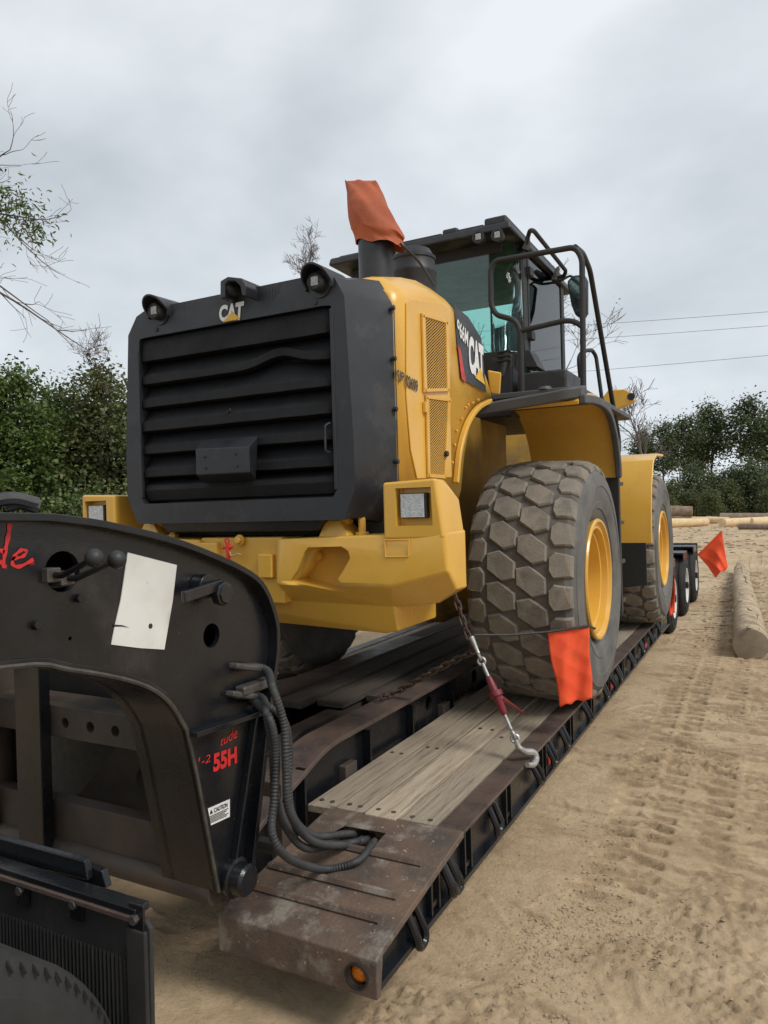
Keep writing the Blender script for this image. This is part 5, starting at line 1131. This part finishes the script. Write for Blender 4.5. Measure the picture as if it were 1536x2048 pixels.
def tree(name, base, h, crown_r, m, label, group, seed, nleaf=9000, size=.07, crown0=.25, depth=3, trunk_r=None, shape=1., lean=(0, 0), asp=.45):
    rr = random.Random(seed); base = Vector(base); o = bpy.data.objects.new(name, None); col.objects.link(o); o.location = base; ORG[o.name] = base; tag(o, label, 'tree', group)
    tr = trunk_r or h*.018; mb = MB(); top = Vector((lean[0]*h, lean[1]*h, h*.86)); pts = [base+Vector((0, 0, -.3))]
    for i in range(1, 8): t = i/7; pts.append(base+top*t+Vector((rr.gauss(0, .02)*h*.5, rr.gauss(0, .02)*h*.5, 0)))
    mb.tube(pts, [tr*1.25-(tr*1.1)*i/7 for i in range(8)], 8); cs, rs_ = [], []
    for i in range(int(16*shape)+6):
        t = crown0+(.98-crown0)*(i+.5)/(int(16*shape)+6); c0 = base+top*t/.86*.86+Vector((0, 0, 0)); prof_ = math.sin(math.pi*min(1, (t-crown0)/(1-crown0)*.82+.18))**.7
        an = i*2.4+rr.random(); rad = crown_r*prof_*rr.uniform(.35, .85); e = Vector((math.cos(an)*rad, math.sin(an)*rad, rr.uniform(-.02, .06)*h))
        st_ = c0-Vector((0, 0, .06*h)); mb.tube([st_, st_+e*.5+Vector((0, 0, .02*h)), c0+e], [tr*.35, tr*.22, tr*.06], 5)
        q = crown_r*rr.uniform(.28, .5)*(.5+.5*prof_); cs.append(tuple(c0+e-base)); rs_.append((q, q, q*.68))
        for s_ in range(2):
            g_ = Vector((rr.gauss(0, 1), rr.gauss(0, 1), rr.gauss(0, .6))).normalized()*q*.9; cs.append(tuple(c0+e-base+g_)); rs_.append((q*.5, q*.5, q*.35))
    mb.build('trunk', M['bark'], o)
    me = leaves_mesh('crown', cs, rs_, nleaf, size, m, seed, asp); c = bpy.data.objects.new('crown', me); col.objects.link(c); c.parent = o
    return o
# thicket at the left edge, about twenty metres off
GL = 'evergreen thicket on the left of the yard'
spec = [(-110, 19, 6.6, 2.0, 'leafA', 'dark holly-like evergreen at the outer end of the thicket', 9000), (28, 18.5, 6.1, 1.25, 'leafB', 'bright green pointed evergreen standing highest beside the twiggy branch', 9000),
        (110, 21, 5.9, 1.5, 'leafA', 'dense dark evergreen in the middle of the thicket', 10000), (205, 20, 6.3, 1.5, 'leafE', 'olive-leaved tree reaching above the thicket next to the loader hood', 7000),
        (265, 21.5, 5.8, 1.4, 'leafA', 'dark evergreen half hidden behind the black loader shell', 8000), (-30, 22, 5.5, 1.7, 'leafE', 'olive shrub tree behind the bright evergreen', 7000), (170, 24, 5.6, 1.6, 'leafB', 'fresh green evergreen behind the olive tree', 8000),
        (360, 25, 5.6, 1.8, 'leafA', 'dark evergreen hidden behind the loader grille', 6000)]
for i, (px, d, h, cr, m, lb, nl) in enumerate(spec):
    tree('evergreen_tree', G(px, d), h*1.06, cr*1.15, M[m], lb, GL, 20+i, int(nl*2.2), .095, crown0=.06, shape=1.7)
# low undergrowth filling the foot of the thicket
for i, px in enumerate((-60, 10, 70, 130, 190, 250, 310)):
    b0 = G(px, 17.2+.5*(i % 3)); rr = random.Random(60+i); cs = [(rr.gauss(0, .5), rr.gauss(0, .4), .35+rr.random()*1.7) for _ in range(14)]; rs_ = [(rr.uniform(.3, .6),)*3 for _ in cs]
    o = bpy.data.objects.new('bush', None); col.objects.link(o); o.location = b0; ORG[o.name] = b0; tag(o, ['low evergreen bush at the outer foot of the thicket', 'low bush below the pointed bright evergreen', 'low bush with bare stems left of the lamp pod', 'low bush behind the left lamp pod', 'low bush touching the bumper behind the lamp pod', 'low bush under the loader shell corner', 'low bush hidden behind the loader grille'][i], 'bush', 'bushes at the foot of the thicket')
    me = leaves_mesh('foliage', cs, rs_, 6500, .085, M['leafA' if i % 2 else 'leafE'], 70+i); c = bpy.data.objects.new('foliage', me); col.objects.link(c); c.parent = o
    mb = MB()
    for k in range(6):
        e = Vector((rr.gauss(0, .5), rr.gauss(0, .4), rr.uniform(1.0, 2.4))); mb.tube([b0+Vector((0, 0, -.1)), b0+e*.5+Vector((rr.gauss(0, .1), 0, 0)), b0+e], [.03, .02, .008], 5)
    mb.build('stems', M['bark'], o)
# leafless trees
def bare(name, base, h, label, seed, d0=(0, 0, 1), depth=5, r_=.09, spread=.7, kids=(3, 4), up=.12, dry=0, minr=.004):
    rr = random.Random(seed); base = Vector(base); o = bpy.data.objects.new(name, None); col.objects.link(o); o.location = base; ORG[o.name] = base; tag(o, label, 'tree', 'leafless trees')
    mb = MB(); tips = []; branch(mb, base, Vector(d0).normalized(), h*.42, r_, depth, rr, tips, spread, up, 7, kids, minr)
    mb.build('trunk', M['twig'], o, smooth=True, fixn=False)
    if dry:
        cs = [tuple(t[0]-base) for t in tips if t[2] <= 1]; me = leaves_mesh('crown', cs, [(.18,)*3]*len(cs), dry, .06, M['leafR'], seed); c = bpy.data.objects.new('crown', me); col.objects.link(c); c.parent = o
    return o
def zat(px, py, depth): d = _f + _r*((px-768)/F) - _u*((py-1024)/F); return (CAM+d*depth)
bare('bare_tree', zat(1300, 985, 32), 5.6, 'leafless tree spreading fine twigs behind the yellow tilt lever', 11, depth=5, r_=.10, minr=.009, dry=250)
bare('bare_tree', zat(1120, 900, 24), 6.3, 'leafless tree showing through the handrails behind the cab', 12, depth=5, r_=.07, minr=.007, dry=150)
bare('bare_tree', zat(620, 610, 26), 2.6, 'leafless treetop rising behind the hood beside the exhaust bag', 23, depth=5, r_=.022, spread=.8, minr=.0045)
bare('bare_tree', zat(215, 790, 19.5), 2.6, 'leafless crooked tree leaning over the olive thicket', 14, d0=(-.5, 0, 1), depth=4, r_=.035, spread=1.0, minr=.004)
# branch reaching into the picture from a tree beside the truck
tb = zat(-330, 1024, 12); tb.z = 0; o = empty('overhanging_tree', tb, 'tree whose drooping twigs and narrow leaves hang in at the sky edge', 'tree')
mb = MB(); mb.tube([tb+Vector((0, 0, -.2)), tb+Vector((.1, .1, 3)), zat(-300, 420, 12)], [.17, .13, .07], 8); tips = []; rr = random.Random(5)
for a, b_, c_ in (((-300, 560), (-60, 560), (175, 700)), ((-300, 480), (-90, 520), (95, 640)), ((-300, 420), (-80, 420), (85, 440)), ((-300, 380), (-60, 400), (60, 500)), ((-260, 360), (-60, 340), (20, 300))):
    p = curve([zat(*a, 12), zat(*b_, 11.6), zat(*c_, 11.2)], 8); mb.tube(p, [.035*(1-i/len(p))+.004 for i in range(len(p))], 5)
    for i in range(6, len(p), 2):
        branch(mb, p[i], (p[i]-p[i-1]).normalized()+Vector((rr.gauss(0, .5), rr.gauss(0, .3), rr.gauss(0, .45))), .55, .008, 2, rr, tips, .8, .05, 4, (1, 3), .003)
mb.build('trunk', M['twig'], o, fixn=False)
cs = []; rs_ = []
for px, py in ((5, 385), (25, 400), (45, 420), (62, 445), (72, 465), (10, 430), (30, 455), (-15, 400), (-40, 430), (-80, 400), (-120, 450)): cs.append(tuple(zat(px, py, 11.4)-tb)); rs_.append((.16, .16, .14))
me = leaves_mesh('crown', cs, rs_, 900, .085, M['leafA'], 9, asp=.16, droop=.4); c = bpy.data.objects.new('crown', me); col.objects.link(c); c.parent = o
# far wood on the right: every tree its own
def far_trees():
    rr = random.Random(8); kinds = {}
    for v in range(3):
        for kd, m, sz, nl in (('oak', 'leafD', .34, 7000), ('pine', 'leafC', .28, 4200), ('olive', 'leafE', .30, 5500)):
            if kd == 'pine': t = tree('pine_tree', (0, 0, 0), 15, 2.6, M[m], 'x', 'x', 200+v, nl, sz, crown0=.5, shape=.9, trunk_r=.17)
            elif kd == 'oak': t = tree('oak_tree', (0, 0, 0), 10, 4.4, M[m], 'x', 'x', 210+v, nl, sz, crown0=.06, shape=1.6)
            else: t = tree('broadleaf_tree', (0, 0, 0), 8, 3.2, M[m], 'x', 'x', 220+v, nl, sz, crown0=.04, shape=1.3)
            kinds[(kd, v)] = t
    used = set()
    def put(kd, v, px, depth, h, lb, h0):
        src = kinds[(kd, v)]
        if (kd, v) in used:
            o = src.copy(); col.objects.link(o)
            for chd in src.children: c_ = chd.copy(); col.objects.link(c_); c_.parent = o
        else: o = src; used.add((kd, v))
        o.location = G(px, depth); s_ = h/h0*(1.2*rr.uniform(.9, 1.08) if kd == 'pine' else .76*rr.uniform(.85, 1.15)); o.scale = (s_, s_, s_); o.rotation_euler = (0, 0, rr.random()*6.28); o['label'] = lb; o['group'] = 'trees of the far wood'
    # front row of round crowns, then pines standing above them
    for i, (px, d, h, kd, v) in enumerate(((1240, 78, 5.5, 'olive', 0), (1300, 84, 6.8, 'oak', 0), (1345, 80, 6.2, 'olive', 1), (1385, 86, 7.2, 'oak', 1), (1425, 82, 6.8, 'olive', 2), (1462, 80, 7.6, 'oak', 2), (1505, 78, 9.0, 'oak', 0), (1550, 80, 8.8, 'oak', 1), (1600, 82, 9.0, 'olive', 0), (1660, 84, 9.5, 'oak', 2), (1740, 84, 9.0, 'oak', 0), (1180, 80, 7.0, 'oak', 1), (1100, 84, 7, 'olive', 1), (1830, 86, 9.5, 'oak', 1))):
        put(kd, v, px, d, h, ['olive broadleaf tree behind the front fender of the loader', 'dark oak above the front loader fender', 'olive tree behind the dark log heap', 'dark round oak behind the log heap', 'olive tree between two dark oaks of the wood', 'broad oak rising behind the staff flag', 'tall broad oak behind the pale logs', 'wide oak at the end of the pale logs', 'olive tree next to the wide oak', 'oak past the pale logs', 'oak at the far end of the wood', 'oak hidden behind the rear fender', 'olive tree hidden behind the cab', 'last oak of the far wood'][i], {'oak': 10, 'olive': 8}[kd])
    for i, (px, d, h, v) in enumerate(((1330, 92, 11.0, 0), (1372, 94, 11.8, 1), (1425, 96, 12.4, 2), (1395, 100, 11, 0), (1500, 92, 12.6, 1), (1530, 96, 12.2, 2), (1290, 96, 9.8, 2), (1570, 94, 11.6, 0), (1640, 96, 12, 1))):
        put('pine', v, px, d, h, ['thin pine left of the open sky gap', 'slender pine with open crown over the log heap', 'full pine beside the staff flag oak', 'short pine between the slender ones', 'tall dense pine over the pale logs', 'dense pine beside the tallest one', 'low pine behind the bare tree', 'pine over the end of the logs', 'pine over the far end of the wood'][i], 15)
    # undergrowth closing the gaps under the crowns
    for i in range(14):
        px = 1180+40*i; put('olive', i % 3, px, 75+(i % 3)*2, 3.6+(i % 4)*.5, ['low shrub of the far wood ' + t_ for t_ in ('behind the front tyre', 'beside the loader front tyre', 'left of the dark log heap', 'right behind the dark log heap', 'between log heap and pale logs', 'behind the bark scraps', 'behind the staff flag', 'behind the thin pale log', 'behind the longest pale log', 'at the end of the pale logs', 'past the end of the logs', 'below the olive tree past the logs', 'below the oak past the logs', 'at its far end')][i], 8)
far_trees()
# ================================================================ power lines
for i, (a, b_) in enumerate((((1000, 662), (1700, 612)), ((1000, 690), (1700, 640)), ((1000, 757), (1700, 697)))):
    p0, p1 = zat(*a, 70), zat(*b_, 60); d = p1-p0; p0 = p0-d*.6; p1 = p1+d*.6
    pts = [p0.lerp(p1, t)-Vector((0, 0, .5*4*t*(1-t)-.47)) for t in np.linspace(0, 1, 17)]
    o = MB().tube(pts, .016, 4).build('power_line', M['wire'], None)
    tag(o, ['highest power cable crossing the sky behind the cab', 'middle power cable crossing the sky behind the cab', 'lowest power cable crossing the sky behind the cab'][i], 'cable', 'power lines')
